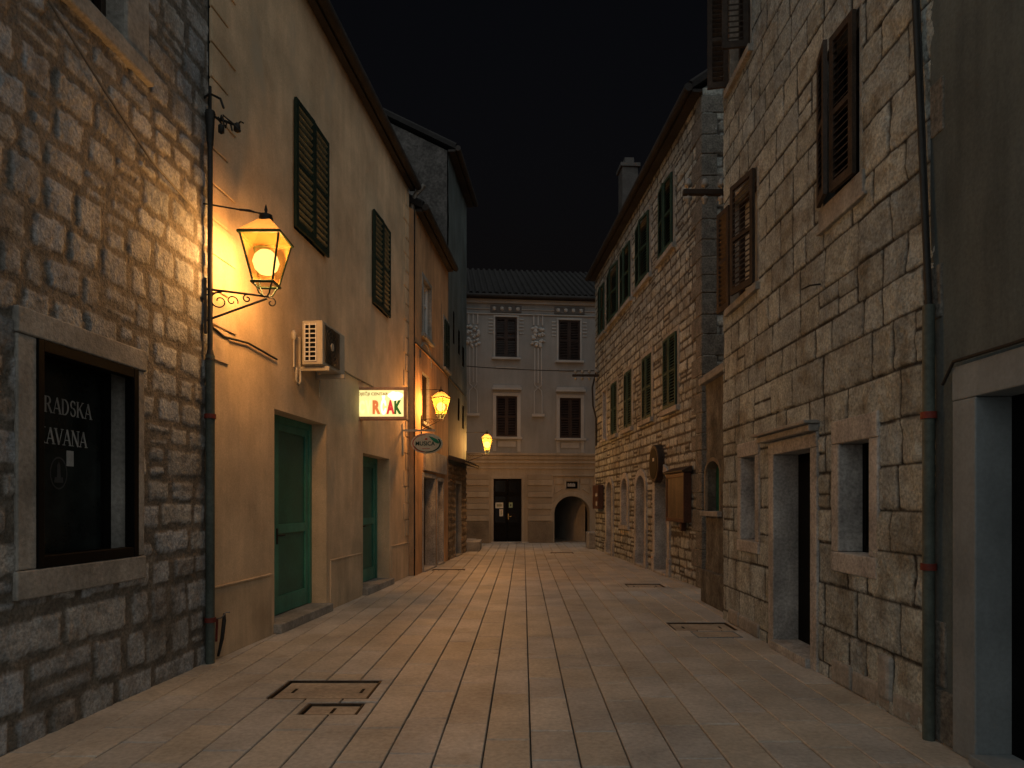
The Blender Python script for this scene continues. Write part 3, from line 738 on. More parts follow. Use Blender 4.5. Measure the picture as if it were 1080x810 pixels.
for i, (a, b, z0, z1) in enumerate(wins):
    up = i < 2
    w = window(hf, FW, a, b, z0, z1, TRIM, depth=.14, sw=.07 if up else .13, proud=.04, sill=(.06, .09, .10), frame=MAROON, shut=pair(a, b, [MAROON, MAROON], -.05))
    q = MB()
    if not up:
        FW.box(q, a - .16, b + .16, z1 + .22, z1 + .32, 0, .17); FW.box(q, a - .12, b + .12, z1 + .321, z1 + .40, 0, .09); q.build('hood_moulding', TRIM, w, .005); q = MB()
        FW.box(q, a - .13, a - .003, z0 - .56, z0 - .1, 0, .036); FW.box(q, b + .003, b + .13, z0 - .56, z0 - .1, 0, .036); FW.box(q, a + .06, b - .06, z0 - .38, z0 - .17, 0, .03)
    else:
        for (xa, xb) in ((a - .26, a - .09), (b + .09, b + .26)):
            for kk in range(5):
                zz = z1 - .06 - kk * .13; FW.box(q, xa, xb, zz - .05, zz, 0, .03)
            q.build('side_moulding', TRIM, w, .005); q = MB()
        FW.box(q, a + .02, b - .02, z0 - .40, z0 - .36, 0, .03)
    q.build('apron_moulding', TRIM, w, .005)
def pilaster(px):
    q = MB(); c = F(px)
    for k in (-.17, 0, .17): FW.box(q, c + k - .025, c + k + .025, fz(343), fz(331.8), 0, .045)
    for k in (-.15, -.02, .11): FW.box(q, c + k, c + k + .04, fz(404), fz(367), 0, .045)
    for s in (-1, 1):
        q.tube([FW.P(c + s * .15, fz(403), .02), FW.P(c + s * .13, fz(406.5), .02), FW.P(c + s * .02, fz(409), .02), FW.P(c + s * .13, fz(412.5), .02), FW.P(c + s * .15, fz(417), .02), FW.P(c + s * .15, fz(436), .02)], .026, 6)
    FW.box(q, c - .24, c + .24, fz(439.5), fz(436.5), 0, .12)
    o = q.build('pilaster', TRIM, hf)
    q = MB(); rr = random.Random(int(px))
    for i in range(34):
        x = rr.uniform(-.24, .24); y = rr.uniform(fz(366.5), fz(346)); ra = rr.uniform(.04, .09)
        q.lathe(FW.P(c + x, y, .03), [(0, -ra), (ra * .8, -ra * .6), (ra, 0), (ra * .8, ra * .6), (0, ra)], 8)
    q.build('floral_ornament', ORN, o)
pilaster(499); pilaster(567.5); pilaster(636)
for a, b in ((486, 515.5), (556.5, 582.5)):
    q = MB(); q2 = MB()
    for kk in range(8):
        y = 500 + kk * 6.25
        (FW.box(q, F(a), F(b), fz(y + 5.7), fz(y), 0, .05) if kk % 2 else FW.box(q2, F(a), F(b), fz(y + 6.0), fz(y + .2), 0, .025))
    q.build('rustication', PLASTER_F, hf, .012); q2.build('rustication_band', PLASTER_FD, hf, .008)
for a, b in ((486, 515.5), (556.5, 583)):
    q = MB(); FW.box(q, F(a), F(b), 0, fz(550.3), 0, .07); q.build('plinth', PLASTER_D, hf, .01)
# double door with glazed top
f = MB(); a, b, _, zt = dr; m = (a + b) / 2; dp_ = .16
FW.box(f, a, m - .006, .03, zt, -dp_ - .05, -dp_); FW.box(f, m + .006, b, .03, zt, -dp_ - .05, -dp_)
for (x0, x1) in ((a + .08, m - .07), (m + .07, b - .08)):
    FW.box(f, x0, x1, .12, .62, -dp_, -dp_ + .014); FW.box(f, x0, x1, .66, .72, -dp_, -dp_ + .03)
FW.box(f, a, b, zt - .62, zt - .55, -dp_, -dp_ + .03)
ddr = f.build('door', BLACK, hf, .004)
g = MB()
for (x0, x1) in ((a + .08, m - .07), (m + .07, b - .08)):
    FW.box(g, x0, x1, .78, zt - .68, -dp_ - .004, -dp_ + .008); FW.box(g, x0, x1, zt - .5, zt - .08, -dp_ - .004, -dp_ + .008)
g.build('pane', DARKGLASS, ddr)
surround(FW, a, b, 0, zt, .10, dp_ + .06, .035).build('door_frame', PLASTER_F, ddr, .008)
g = MB(); g.tube([FW.P(m + .04, 1.0, -dp_ + .01), FW.P(m + .04, 1.0, -dp_ + .06), FW.P(m + .15, 1.02, -dp_ + .06)], .016, 8); FW.box(g, m + .02, m + .06, .9, 1.12, -dp_ + .001, -dp_ + .012); g.build('handle', mat('brass', (.5, .33, .12), .35, metal=.8, bump=None), ddr)
g = MB(); FW.box(g, a - .1, b + .25, 0, .05, -.2, .12); g.build('threshold', LIME, ddr, .008)
for (x0, x1, y0, y1, mm, lb) in ((522.8, 531, 530, 536, PAPER, 'wide white notice on the left leaf of the dark double door'), (527, 531, 537, 544.5, PAPER, 'narrow white notice below the wide one on the dark double door'), (537, 541, 530, 535.5, PAPER_G, 'greenish notice on the right leaf of the dark double door')):
    g = MB(); FW.box(g, F(x0), F(x1), fz(y1), fz(y0), -dp_ + .016, -dp_ + .020); FW.box(g, F(x0) + .05, F(x1) - .05, fz(y1) + .06, fz(y0) - .06, -dp_ + .0205, -dp_ + .022, 1)
    tag(g.build('paper_notice', [mm, mat('faded_print', (.36, .37, .24), bump=None) if mm is PAPER else PRINT]), lb, 'notice', 'papers stuck on the dark double door')
# archway with frame, panels and a passage behind
q = arch_surround(FW, ar[0], ar[1], 0, ar[3] - rise, rise, .15, .5, .04)
aro = q.build('archway', PLASTER_F, hf, .006)
q = MB(); x0, x1 = F(583), F(625.5); zt_ = fz(500.5)
FW.box(q, x0 - .04, x1 + .04, zt_ - .06, zt_, 0, .09); FW.box(q, x0 - .04, x0 + .03, 0, zt_ - .061, 0, .03); FW.box(q, x1 + .02, x1 + .09, 0, zt_ - .061, 0, .03)
for (xa, xb) in ((585, 594), (612.5, 621)): FW.box(q, F(xa), F(xb), fz(510.5), fz(504), 0, .035)
for pts in (((584.8, 513), (584.8, 520.5), (592.5, 515.5)), ((622, 513), (622, 520.5), (614.5, 515.5))):
    q.tube([FW.P(F(p[0]), fz(p[1]), .02) for p in pts], .022, 6)
q.build('moulding', PLASTER_F, aro, .006)
q = MB(); P = FW.P                                  # passage: curved far wall, dark side, vault
pts = [(ar[0] - 1.6, -8.6), (ar[0] - .5, -6.6), (ar[0] + .3, -4.6), (ar[0] + .8, -2.8), (ar[1] - .22, -1.4), (ar[1] - .08, -.5)]
for i in range(len(pts) - 1):
    (sa, na), (sb_, nb) = pts[i], pts[i + 1]
    q.add([P(sa, 0, na), P(sb_, 0, nb), P(sb_, 2.4, nb), P(sa, 2.4, na)], [(0, 1, 2, 3)])
q.build('passage_wall', mat('passage_plaster', (.55, .50, .42), grain=(30, .2), patch=(1, .3)), aro)
q = MB(); q.add([P(ar[0] - 2.4, 2.3, -.4), P(ar[1] + .2, 2.3, -.4), P(ar[1] + .2, 2.3, -8.9), P(ar[0] - 2.4, 2.3, -8.9)], [(0, 1, 2, 3)]); q.build('passage_ceiling', PLASTER_FD, aro)
q = MB(); x0, x1 = F(597), F(608.8); FW.box(q, x0, x1, fz(515), fz(508), .04, .065)
FW.box(q, x0 - .05, x0 - .004, fz(516), fz(507), .03, .08, 1); FW.box(q, x1 + .004, x1 + .05, fz(516), fz(507), .03, .08, 1); FW.box(q, x0 - .05, x1 + .05, fz(507), fz(506), .03, .08, 1)
xs = x0 + .05
for k, w_ in enumerate((.045, .03, .04, .04, .03, .045)):
    FW.box(q, xs, xs + w_, fz(513.2), fz(510 if k % 2 else 509.5), .066, .069, 2); xs += w_ + .012
tag(q.build('name_plate', [BLACK, PLASTER_F, LETTER]), 'small black name plate with pale lettering above the archway', 'name plate')

# ------------------------------------------------------------------ R2: ashlar stone house, near right
h5 = thing('stone_house', (3.4, 6.6, 0), 'large block stone house with brown shutters on the near right', 'house', 'houses along the street')
y0r, y1r = R2.sy(4.36), R2.sy(8.86)
wA = (R2.s(907), R2.s(869)); wB = (R2.sy(7.62), R2.sy(8.56)); wC = (R2.sy(7.85), R2.sy(8.58))
nA = (R2.s(798), R2.s(783)); dR = (R2.s(857), R2.s(818)); gA = (R2.s(919), R2.s(887))
nA, dR, gA, wA = [tuple(sorted(v)) for v in (nA, dR, gA, wA)]
zA, zB, zC = (4.19, 5.53), (4.06, 5.40), (6.92, 8.2)
zN, zD, zG = (1.10, 2.10), 2.06, (1.13, 2.05)
ops5 = [(wA[0] - .03, wA[1] + .03, *zA), (wB[0] - .03, wB[1] + .03, *zB), (wC[0] - .03, wC[1] + .03, *zC),
        (nA[0] - .06, nA[1] + .06, zN[0] - .06, zN[1] + .06), (dR[0] - .06, dR[1] + .06, 0, zD + .06), (gA[0] - .06, gA[1] + .06, zG[0] - .06, zG[1] + .06)]
def fnR2(S, Z):
    h, c = stone_layout(S, Z, 17, (.28, .40), (.25, .58), .011, .012, .009, .009, .006, (.39, .43, .41), (.035, .034, .031), .18, base=1.1, rounding=.02, split=.06)
    # big rock-faced blocks near the nearer corner
    k = np.clip((S.min() + .95 - S) / .2, 0, 1) * np.clip((S - S.min()) / .15, 0, 1)
    h = h + k * np.clip(fbm(S * 3.2, Z * 3.2, 5, 4) - .42, 0, 1) * .07
    return h, c
relief_wall('wall', R2, y0r, y1r, 0, 8.8, .015, fnR2, STONE_B, h5, ops5)
shell(R2, y0r, y1r, 8.8, 7, STONE_C, h5, 2.0)
roof(R2, y0r, y1r, 8.9, 7, 2.0, .3, h5)
BS = [BROWN_S, BROWN_S]
w = window(h5, R2, *wA, *zA, LIME_D, depth=.16, sw=.05, proud=.012, sill=None, frame=BROWN_D, shut=[(wA[0], (wA[1] - wA[0]) * .55, 1, 4, .03, BS, 1), (wA[1], (wA[1] - wA[0]) * .46, -1, 14, .03, BS, 1)])
q = MB(); R2.box(q, wA[0] - .10, wA[1] + .04, zA[0] - .20, zA[0] - .004, -.02, .035); R2.box(q, wA[0] - .16, wA[1] + .05, zA[0] - .23, zA[0] - .201, -.02, .05); q.build('sill', LIME_D, w, .008)
wd = (wB[1] - wB[0]) / 2
window(h5, R2, *wB, *zB, LIME_D, depth=.16, sw=.06, proud=.015, sill=(.04, .09, .05), frame=BROWN_D, pane=CURTAIN, bars=False,
       shut=[(wB[0], wd * 1.05, 1, 12, .03, BS, 1), (wB[1], .33, -1, 171, .04, BS, 1)])
window(h5, R2, *wC, *zC, LIME_D, depth=.16, sw=.06, proud=.015, sill=(.04, .09, .05), frame=BROWN_D,
       shut=[(wC[0], .30, 1, 82, .03, BS, 1), (wC[1], .26, -1, 100, .03, BS, 1)])
window(h5, R2, *nA, *zN, LIME, depth=.26, sw=.12, proud=.028, sill=(.0, .14, .005), frame=BROWN_D, pane=DARKGLASS, bars=False, bev=.012, lintel=.17)
window(h5, R2, *gA, *zG, LIME, depth=.24, sw=.13, proud=.028, sill=(.0, .17, .005), frame=BLACK, pane=DARKGLASS, bars=False, bev=.012, lintel=.20)
d = plain_door(h5, R2, *dR, zD, .24, BLACK, LIME, .14, .03, .09)
q = MB(); R2.box(q, dR[0] - .14, dR[1] + .30, zD + .145, zD + .21, 0, .10); R2.box(q, dR[0] - .16, dR[1] + .33, zD + .212, zD + .245, 0, .15); q.build('cornice', LIME_D, d, .01)
q = MB()
sv = R2.s(937); R2.box(q, sv - .085, sv + .085, .08, .42, -.02, .05); q.build('base_block', LIME_D, h5, .04)
# rusted hooks and nails in the wall
q = MB(); a = R2.s(850); z_ = 3.95
q.tube([R2.P(R2.s(868), 3.52, .02), R2.P(R2.s(866), 3.52, .10), R2.P(R2.s(857), 3.54, .10)], .008, 6); q.build('iron_hook', IRON, h5)
# worn stone base course
s = y0r + .05; rr = random.Random(3)
while s < y1r - .3:
    w_ = rr.uniform(.35, .75)
    if not (s < dR[1] + .2 and s + w_ > dR[0] - .2):
        q = MB(); R2.box(q, s, min(s + w_ - .02, y1r), 0, rr.uniform(.12, .22), -.02, rr.uniform(.026, .036)); q.build('base_stone', LIME_D, h5, .025)
    s += w_

# ------------------------------------------------------------------ R1: plaster house with doorway at the right edge
h6 = thing('plaster_house', (3.4, 2.5, 0), 'dark grey plaster house with a pale doorcase at the right edge', 'house', 'houses along the street')
r0, r1 = R2.sy(.6), R2.sy(4.40)
dE = (R2.sy(2.85), R2.sy(3.93))
relief_wall('wall', R2, r0, r1, 0, 8.6, .05, plaster_fn(61, .02), PLASTER_G, h6, [(dE[0] - .05, dE[1] + .05, 0, 2.2)])
shell(R2, r0, r1, 8.6, 7, PLASTER_G, h6, 2.0)
roof(R2, r0, r1, 8.7, 7, 2.0, .3, h6)
plain_door(h6, R2, *dE, 2.18, .17, BLACK, PALE_DOORCASE, .21, .045, .06)
for z0, z1, wd in ((0, .34, .3), (.36, .78, .16), (2.75, 3.1, .12), (3.95, 4.3, .14)):
    q = MB(); R2.box(q, r1 - wd, r1 - .004, z0, z1, -.02, .024); q.build('corner_stone', mat('quoin_stone'), h6, .012)

# ------------------------------------------------------------------ R3: long stone house, far right
h7 = thing('stone_house', (4, 17, 0), 'long far stone house with dark green shutters and arched doors on the right', 'house', 'houses along the street')
s7 = R3.sy(22.0); H7 = 9.0
rs = lambda a, b: tuple(sorted((R3.s(a), R3.s(b))))
up = [rs(697, 711), rs(672.3, 686), rs(656, 666), rs(642, 653), rs(632.5, 638.5)]
lo = [rs(702, 715.5), rs(678, 688), rs(659, 667), rs(645, 651.3), rs(636.5, 640)]
zu, zl = (6.83, 8.33), (3.5, 5.0)
oD = [(*rs(692.5, 705.5), 0, 2.22, .3), (*rs(672.5, 681.5), 0, 2.2, .3), (*rs(641, 646.5), 0, 2.15, .25)]
oW = (*rs(656.5, 662.5), .95, 2.2, .28)
opr = [(a, b, *zu) for a, b in up] + [(a, b, *zl) for a, b in lo] + [(o[0] - .08, o[1] + .08, 0, o[3] + .08, o[4] + .05) for o in oD] + [(oW[0] - .06, oW[1] + .06, oW[2] - .06, oW[3] + .06, .32)]
LAY7 = dict(hs=(.15, .24), ws=(.2, .5), gap=.024, relief=.018, warp=.016, soft=.013, rough=.010, stone=(.37, .395, .365), mortar=(.075, .068, .058), tonev=.22, rounding=.04, split=.12)
relief_wall('wall', R3, 0, s7, 0, H7, .025, lambda S, Z: stone_layout(S, Z, 23, **LAY7), STONE_C, h7, opr)
relief_wall('gable_wall', RG, 0, 2.6, 0, H7, .03, lambda S, Z: stone_layout(S, Z, 29, **LAY7), STONE_C, h7)
q = MB(); q.add([RG.P(0, H7, -.01), RG.P(7, H7, -.01), RG.P(3.5, H7 + 2.4, -.01)], [(0, 1, 2)]); q.add([RG.P(2.6, 0, 0), RG.P(7, 0, 0), RG.P(7, H7, 0), RG.P(2.6, H7, 0)], [(0, 1, 2, 3)]); q.build('gable_top', PLASTER_G, h7)
q = MB(); P = R3.P; q.add([P(0, 0, -7), P(s7, 0, -7), P(s7, H7, -7), P(0, H7, -7)], [(0, 1, 2, 3)]); q.add([P(s7, 0, -.01), P(s7, 0, -7), P(s7, H7, -7), P(s7, H7 + 2.4, -3.5), P(s7, H7, -.01)], [(0, 1, 2, 3, 4)]); q.build('side_wall', PLASTER_G, h7)
ro = roof(R3, -.08, s7 + .1, H7 + .1, 7, 2.4, .2, h7)
q = MB(); sc0, sc1 = R3.sy(20.8), R3.sy(21.35)
R3.box(q, sc0, sc1, 9.2, 12.1, -1.12, -.62); R3.box(q, sc0 - .06, sc1 + .06, 12.101, 12.22, -1.18, -.56); R3.box(q, sc0 + .1, sc1 - .1, 12.22, 12.45, -1.02, -.72)
q.build('chimney', mat('dark_chimney_plaster', (.07, .066, .062), grain=(20, .3), patch=(2, .4)), ro, .01)  # chimney in one dark plaster tone
q = MB(); z = 0; k = 0; rr = random.Random(9)       # corner blocks on both faces
while z < H7 - .3:
    hh = rr.uniform(.30, .42); a, b = (.52, .26) if k % 2 else (.28, .46)
    R3.box(q, .0, a, z + .006, z + hh - .006, -.02, .028); RG.box(q, -.024, b, z + .006, z + hh - .006, -.02, .030); z += hh; k += 1
q.build('quoins', mat('quoin_stone'), h7, .015)
GR = [GREEN_R, GREEN_R]
for i, (a, b) in enumerate(up): window(h7, R3, a, b, *zu, LIME_D, depth=.14, sw=.1, proud=.03, sill=(.05, .11, .07), frame=BROWN_D, shut=pair(a, b, GR, .035, 3 + i % 2 * 4, 5))
for i, (a, b) in enumerate(lo[:4]): window(h7, R3, a, b, *zl, LIME_D, depth=.14, sw=.1, proud=.03, sill=(.05, .11, .07), frame=BROWN_D, shut=pair(a, b, GR, .0 if i else .035, 2, 2 + i))
window(h7, R3, *lo[4], *zl, LIME, depth=.14, sw=.08, proud=.03, frame=BROWN_D, bars=False)
for (a, b, z0, z1, rz) in oD:
    f = MB(); R3.box(f, a - .05, b + .05, .02, z1 + .02, -.32, -.26)
    for x in (.28, .52, .76): R3.box(f, a + (b - a) * x - .01, a + (b - a) * x + .01, .05, z1, -.26, -.25)
    dd_ = f.build('door', BROWN_D, h7, .004)
    arch_surround(R3, a, b, 0, z1 - rz, rz, .17, .27, .05).build('door_frame', LIME, dd_, .008)
    q = MB(); R3.box(q, a - .2, a + .001, 0, .38, -.2, .07); R3.box(q, b - .001, b + .2, 0, .38, -.2, .07); R3.box(q, a + .002, b - .002, 0, .06, -.3, .09); q.build('threshold', LIME, dd_, .012)
a, b, z0, z1, rz = oW
f = MB(); R3.box(f, a - .05, b + .05, z0, z1 + .02, -.28, -.22); ww = f.build('window', DARKGLASS, h7)
arch_surround(R3, a, b, z0, z1 - rz, rz, .15, .25, .04).build('surround', LIME, ww, .008)
q = MB(); R3.box(q, a - .2, b + .2, z0 - .12, z0 - .002, -.24, .07); q.build('sill', LIME, ww, .008)
# wooden notice board, oval board, red box on that wall
a, b = rs(711, 730.5); nb = thing('notice_board', R3.P((a + b) / 2, 1.15, 0), 'brown wooden notice cabinet with a small roof on the far stone wall', 'notice board')
q = MB(); R3.box(q, a, b, 1.17, 2.12, 0.02, .15); R3.box(q, a + .3, a + .42, 1.0, 1.17, 0.03, .12); q.build('cabinet', REDWOOD, nb, .01)
q = MB(); e = .06
for (x0, x1, z0, z1) in ((a, a + e, 1.17, 2.12), (b - e, b, 1.17, 2.12), (a + e, b - e, 1.17, 1.25), (a + e, b - e, 2.04, 2.12)): R3.box(q, x0, x1, z0, z1, .151, .175)
q.build('frame', REDWOOD, nb, .005)
q = MB(); R3.box(q, a + e, b - e, 1.25, 2.04, .151, .157); q.build('board', WOOD, nb)
q = MB(); q.hexa([R3.P(a - .06, 2.125, .03), R3.P(b + .06, 2.125, .03), R3.P(b + .06, 2.125, .22), R3.P(a - .06, 2.125, .22), R3.P(a - .06, 2.25, .03), R3.P(b + .06, 2.25, .03), R3.P(b + .06, 2.16, .22), R3.P(a - .06, 2.16, .22)]); q.build('cap', BROWN_D, nb, .008)
c = R3.P(R3.s(680, .35), 0, .35); zc = (R3.z(680, 469, .35) + R3.z(680, 509, .35)) / 2; hh = (R3.z(680, 469, .35) - R3.z(680, 509, .35)) / 2
ob = thing('oval_board', (c.x, c.y, zc), 'dark oval board projecting between two arched doors of the far stone house', 'sign board')
sO = R3.s(680, .35)
def oval(mb, W, s, z, n0, n1, rs_, rz_, mi=0, k=28, rin=0):
    ring = lambda n, f: [W.P(s + rs_ * f * math.cos(2 * math.pi * i / k), z + rz_ * f * math.sin(2 * math.pi * i / k), n) for i in range(k)]
    A, B = ring(n0, 1), ring(n1, 1)
    mb.add(A + B, [(i, (i + 1) % k, k + (i + 1) % k, k + i) for i in range(k)] + [tuple(range(k)), tuple(range(k, 2 * k))], mi)
q = MB(); oval(q, R3, sO, zc, .02, .16, .36, hh); q.build('board', BROWN_D, ob, .02)
q = MB(); oval(q, R3, sO, zc, .161, .168, .29, hh - .08); q.build('panel', BLACK, ob)
q = MB(); R3.box(q, sO - .10, sO + .02, zc + .05, zc + .12, .169, .173); q.build('emblem', LETTER, ob)
a, b = rs(631.5, 637.5); rb = thing('wall_box', R3.P((a + b) / 2, 1.4, 0), 'small red wall cabinet with white marks at the far end of the right row', 'wall box')
q = MB(); R3.box(q, a, b, 1.35, 2.1, .03, .2); q.build('cabinet', REDWOOD, rb, .01)
q = MB(); R3.box(q, a + .1, a + .4, 1.74, 1.84, .201, .206); R3.box(q, a + .12, a + .36, 1.45, 1.58, .201, .206); q.build('label_plate', LETTER, rb)
sb = MB(); pz = R3.P(s7 + .05, 0, 0); sb.box(pz.x - .22, pz.x + .3, pz.y, pz.y + .9, 0, .55)
tag(sb.build('corner_stone', LIME_D, None, .03), 'low stone guard block at the right side of the archway', 'guard stone')

# ------------------------------------------------------------------ low alley wall between the right houses
ALLEY = mat('mossy_plaster', (.14, .135, .115), grain=(24, .5), patch=(3.5, .6), streak=.35, bump=(40, .8), bump2=(8, .6), dirt=((.06, .055, .045), 2.2, .55))
al = thing('alley_wall', (3.2, 9.6, 0), 'low capped wall with an arched green hatch between the two right stone houses', 'wall')
sa0, sa1 = .34, 1.86; sh0, sh1 = AW.s(760.5), AW.s(745.5); sh0, sh1 = sorted((sh0, sh1))
relief_wall('wall', AW, sa0, sa1, 0, 3.4, .03, plaster_fn(71, .04), ALLEY, al, [(sh0 - .05, sh1 + .05, 1.42, 2.2, .22)])
q = MB(); AW.box(q, sa1 - .02, sa1, 0, 3.4, -.5, 0); AW.box(q, sa0, sa1, 0, 3.4, -.52, -.5); AW.box(q, sa0, sa1 + .02, 0, .5, .012, .10); q.build('wall_return', ALLEY, al, .01)
q = MB(); AW.box(q, sa0, sa1 + .08, 3.401, 3.5, -.56, .12); AW.box(q, sa0, sa1 + .04, 3.501, 3.56, -.5, .06); q.build('cap', LIME_D, al, .015)
arch_surround(AW, sh0, sh1, 1.42, 1.98, .2, .06, .2, .03).build('hatch_frame', PLASTER_D, al, .006)
q = MB(); AW.box(q, sh0 - .05, sh1 + .05, 1.42, 2.22, -.2, -.15)
for i in range(5): AW.box(q, sh0 + i * (sh1 - sh0) / 5 + .01, sh0 + (i + 1) * (sh1 - sh0) / 5 - .01, 1.42, 2.2, -.15, -.135)
q.build('hatch', TEAL_D, al)
q = MB(); AW.box(q, sh0 - .1, sh1 + .1, 1.34, 1.419, -.15, .09); q.build('sill', LIME_D, al, .01)

# ------------------------------------------------------------------ street lamps
def spiral(c, r0, r1, a0, a1, n=18):
    return [(c[0] + (r0 + (r1 - r0) * i / n) * math.cos(R(a0 + (a1 - a0) * i / n)), 0, c[1] + (r0 + (r1 - r0) * i / n) * math.sin(R(a0 + (a1 - a0) * i / n))) for i in range(n + 1)]
def make_lamp(X=.535, yaw=0.0):
    cy_, sy_ = math.cos(R(yaw)), math.sin(R(yaw))
    def K(a, h, z): return (X + (a[0] * cy_ - a[1] * sy_) * h, (a[0] * sy_ + a[1] * cy_) * h, z)     # corner of the turned cage
    t = thing('street_lamp', (0, 0, 0), 'x', 'street lamp', 'lit wall lanterns')
    q = MB()
    q.box(-.012, .012, -.02, .02, -.42, .10)
    q.tube([(0, 0, 0), (X + .03, 0, 0)], .011, 8); q.tube([(0, 0, -.30), (X + .01, 0, -.02)], .011, 8)
    q.tube(spiral((.12, -.10), .085, .02, 90, 540), .007, 6); q.tube(spiral((X - .17, -.045), .04, .012, 90, 480), .007, 6)
    q.tube(spiral((X + .05, -.055), .05, .012, 120, -260), .007, 6); q.tube(spiral((.23, -.085), .055, .014, -20, 360), .006, 6)
    q.tube([(.0, 0, -.06), (.06, 0, -.03), (.14, 0, -.012)], .007, 6)
    q.build('wall_bracket', IRON, t, local=True)
    q = MB(); q.tube([(-.02, 0, .80), (X, 0, .80)], .008, 6); q.tube([(X * .55, 0, .80), (X * .72, 0, .808), (X * .8, 0, .80)], .011, 6); q.build('top_rod', IRON, t, local=True)
    q = MB(); hb, ht, zb, zt = .092, .185, .115, .56     # four legs and the cage
    for sx in (-1, 1):
        for sy in (-1, 1):
            q.tube([K((sx, sy), .02, .0), K((sx, sy), .05, .02), K((sx, sy), .065, .07), K((sx, sy), hb, zb)], .008, 6)
            q.tube([K((sx, sy), hb, zb), K((sx, sy), ht, zt)], .011, 6)
    for z, hw, r in ((zb, hb + .012, .014), (zt, ht + .012, .015)):
        for a, b in (((-1, -1), (1, -1)), ((1, -1), (1, 1)), ((1, 1), (-1, 1)), ((-1, 1), (-1, -1))):
            q.tube([K(a, hw, z), K(b, hw, z)], r, 6)
    q.build('lantern_frame', LAMP_GREEN, t, local=True)
    q = MB()
    for a, b in (((-1, -1), (1, -1)), ((1, -1), (1, 1)), ((1, 1), (-1, 1)), ((-1, 1), (-1, -1))):
        q.add([K(a, hb, zb), K(b, hb, zb), K(b, ht, zt), K(a, ht, zt)], [(0, 1, 2, 3)])
    q.build('glass', LAMP_GLASS, t, local=True)
    q = MB(); e = ht + .02
    for a, b in (((-1, -1), (1, -1)), ((1, -1), (1, 1)), ((1, 1), (-1, 1)), ((-1, 1), (-1, -1))):
        q.add([K(a, e, zt + .008), K(b, e, zt + .008), K(b, .06, .73), K(a, .06, .73)], [(0, 1, 2, 3)])
    rf = q.build('lantern_roof', ROOF_GLASS, t, local=True)
    q = MB(); q.lathe((X, 0, 0), [(.068, .725), (.072, .74), (.06, .752), (.068, .764), (.058, .776), (.062, .79), (.02, .805), (.012, .82), (.016, .84), (.008, .88), (.0, .90)], 14); q.build('finial', IRON, rf, local=True)
    q = MB(); q.lathe((X, 0, .33), [(0, -.125), (.06, -.11), (.105, -.065), (.125, 0), (.105, .065), (.06, .11), (0, .125)], 20)
    q.build('bulb', emit('bulb_glow', (1.0, .72, .22), 2.6), t, local=True)
    t['reach'] = X
    return t
LAMPS = []
def lamp_light(t, power, col):
    ld = bpy.data.lights.new('lantern_light', 'POINT'); ld.energy = power; ld.color = col; ld.shadow_soft_size = .16
    o = bpy.data.objects.new('lantern_light', ld); COL.objects.link(o); o.parent = t; o.location = (t['reach'], 0, .33)
lamp0 = make_lamp(.535, -24); lamp1 = make_lamp(.78)
def put_lamp(src, loc, rz, label, scale=1.0):
    t = src
    if LAMPS and src is lamp0:
        t = src.copy(); COL.objects.link(t)
        def rec(o, n):
            for ch in list(o.children):
                if ch.type == 'LIGHT': continue
                c = ch.copy(); COL.objects.link(c); c.parent = n; rec(ch, c)
        rec(src, t)
    t.location = loc; t.rotation_euler = (0, 0, rz); t['label'] = label; t.scale = (scale,) * 3
    LAMPS.append(t); return t
p = L1.P(L1.sy(6.37), 3.60, .03)
la = put_lamp(lamp0, p, R(25), 'large lit lantern on an iron bracket between stone and ochre houses', 1.02)
p = L3.P(.55, 3.38, .03); lb = put_lamp(lamp0, p, R(-3), 'middle lit lantern on the orange house above the oval sign', .8)
p = L4.P(s4 - .3, 3.07, .06); lc = put_lamp(lamp1, p, R(-2), 'small far lit lantern in front of the pale town house', .82)
lamp_light(la, 410, (1.0, .49, .165)); lamp_light(lb, 320, (1.0, .43, .12)); lamp_light(lc, 420, (1.0, .46, .14))

# ------------------------------------------------------------------ pipes, cables and brackets
def pipe_thing(name, label, cat, pts, r, m, bands=(), group=None, bandm=BAND, br=.012):
    t = thing(name, pts[0], label, cat, group)
    q = MB(); q.tube(pts, r, 12); q.build('pipe', m, t)
    for z in bands:
        for i in range(len(pts) - 1):
            a, b = Vector(pts[i]), Vector(pts[i + 1])
            if min(a.z, b.z) <= z <= max(a.z, b.z) and abs(b.z - a.z) > .1:
                c = a + (b - a) * ((z - a.z) / (b.z - a.z))
                q = MB(); q.tube([c - Vector((0, 0, .022)), c + Vector((0, 0, .022))], r + br, 12); q.build('clamp', bandm, t)
    return t
pp = L1.P(L1.sy(6.40), 0, .06)
zj = EYE + (HY - 375) * 6.4 / FPX
tp = pipe_thing('drainpipe', 'grey green pipe with red clamps and dark upper conduit under the big lantern', 'pipe', [(pp.x, pp.y, 0), (pp.x, pp.y, zj)], .042, PIPE_G, (.42, 2.38))
q = MB(); q.tube([(pp.x, pp.y, zj - .03), (pp.x + .0, pp.y, 5.2)], .024, 10); q.tube([(pp.x, pp.y, zj - .05), (pp.x, pp.y, zj + .05)], [.046, .027], 10); q.build('upper_pipe', PIPE_D, tp)
q = MB(); q.tube([(pp.x, pp.y, 5.0), (pp.x, pp.y, 5.32)], [.03, .045], 10); q.build('pipe_head', PIPE_D, tp)
p = L2.P(sB + .09, 0, .07)
tq = pipe_thing('drainpipe', 'pale zinc downpipe at the corner of ochre and orange houses', 'pipe', [(p.x, p.y - .02, .55), (p.x, p.y - .02, 7.9), (p.x + .06, p.y, 8.1), (p.x + .25, p.y, 8.3)], .05, PIPE_L, (1.6, 3.6, 5.6, 7.4), bandm=PIPE_L)
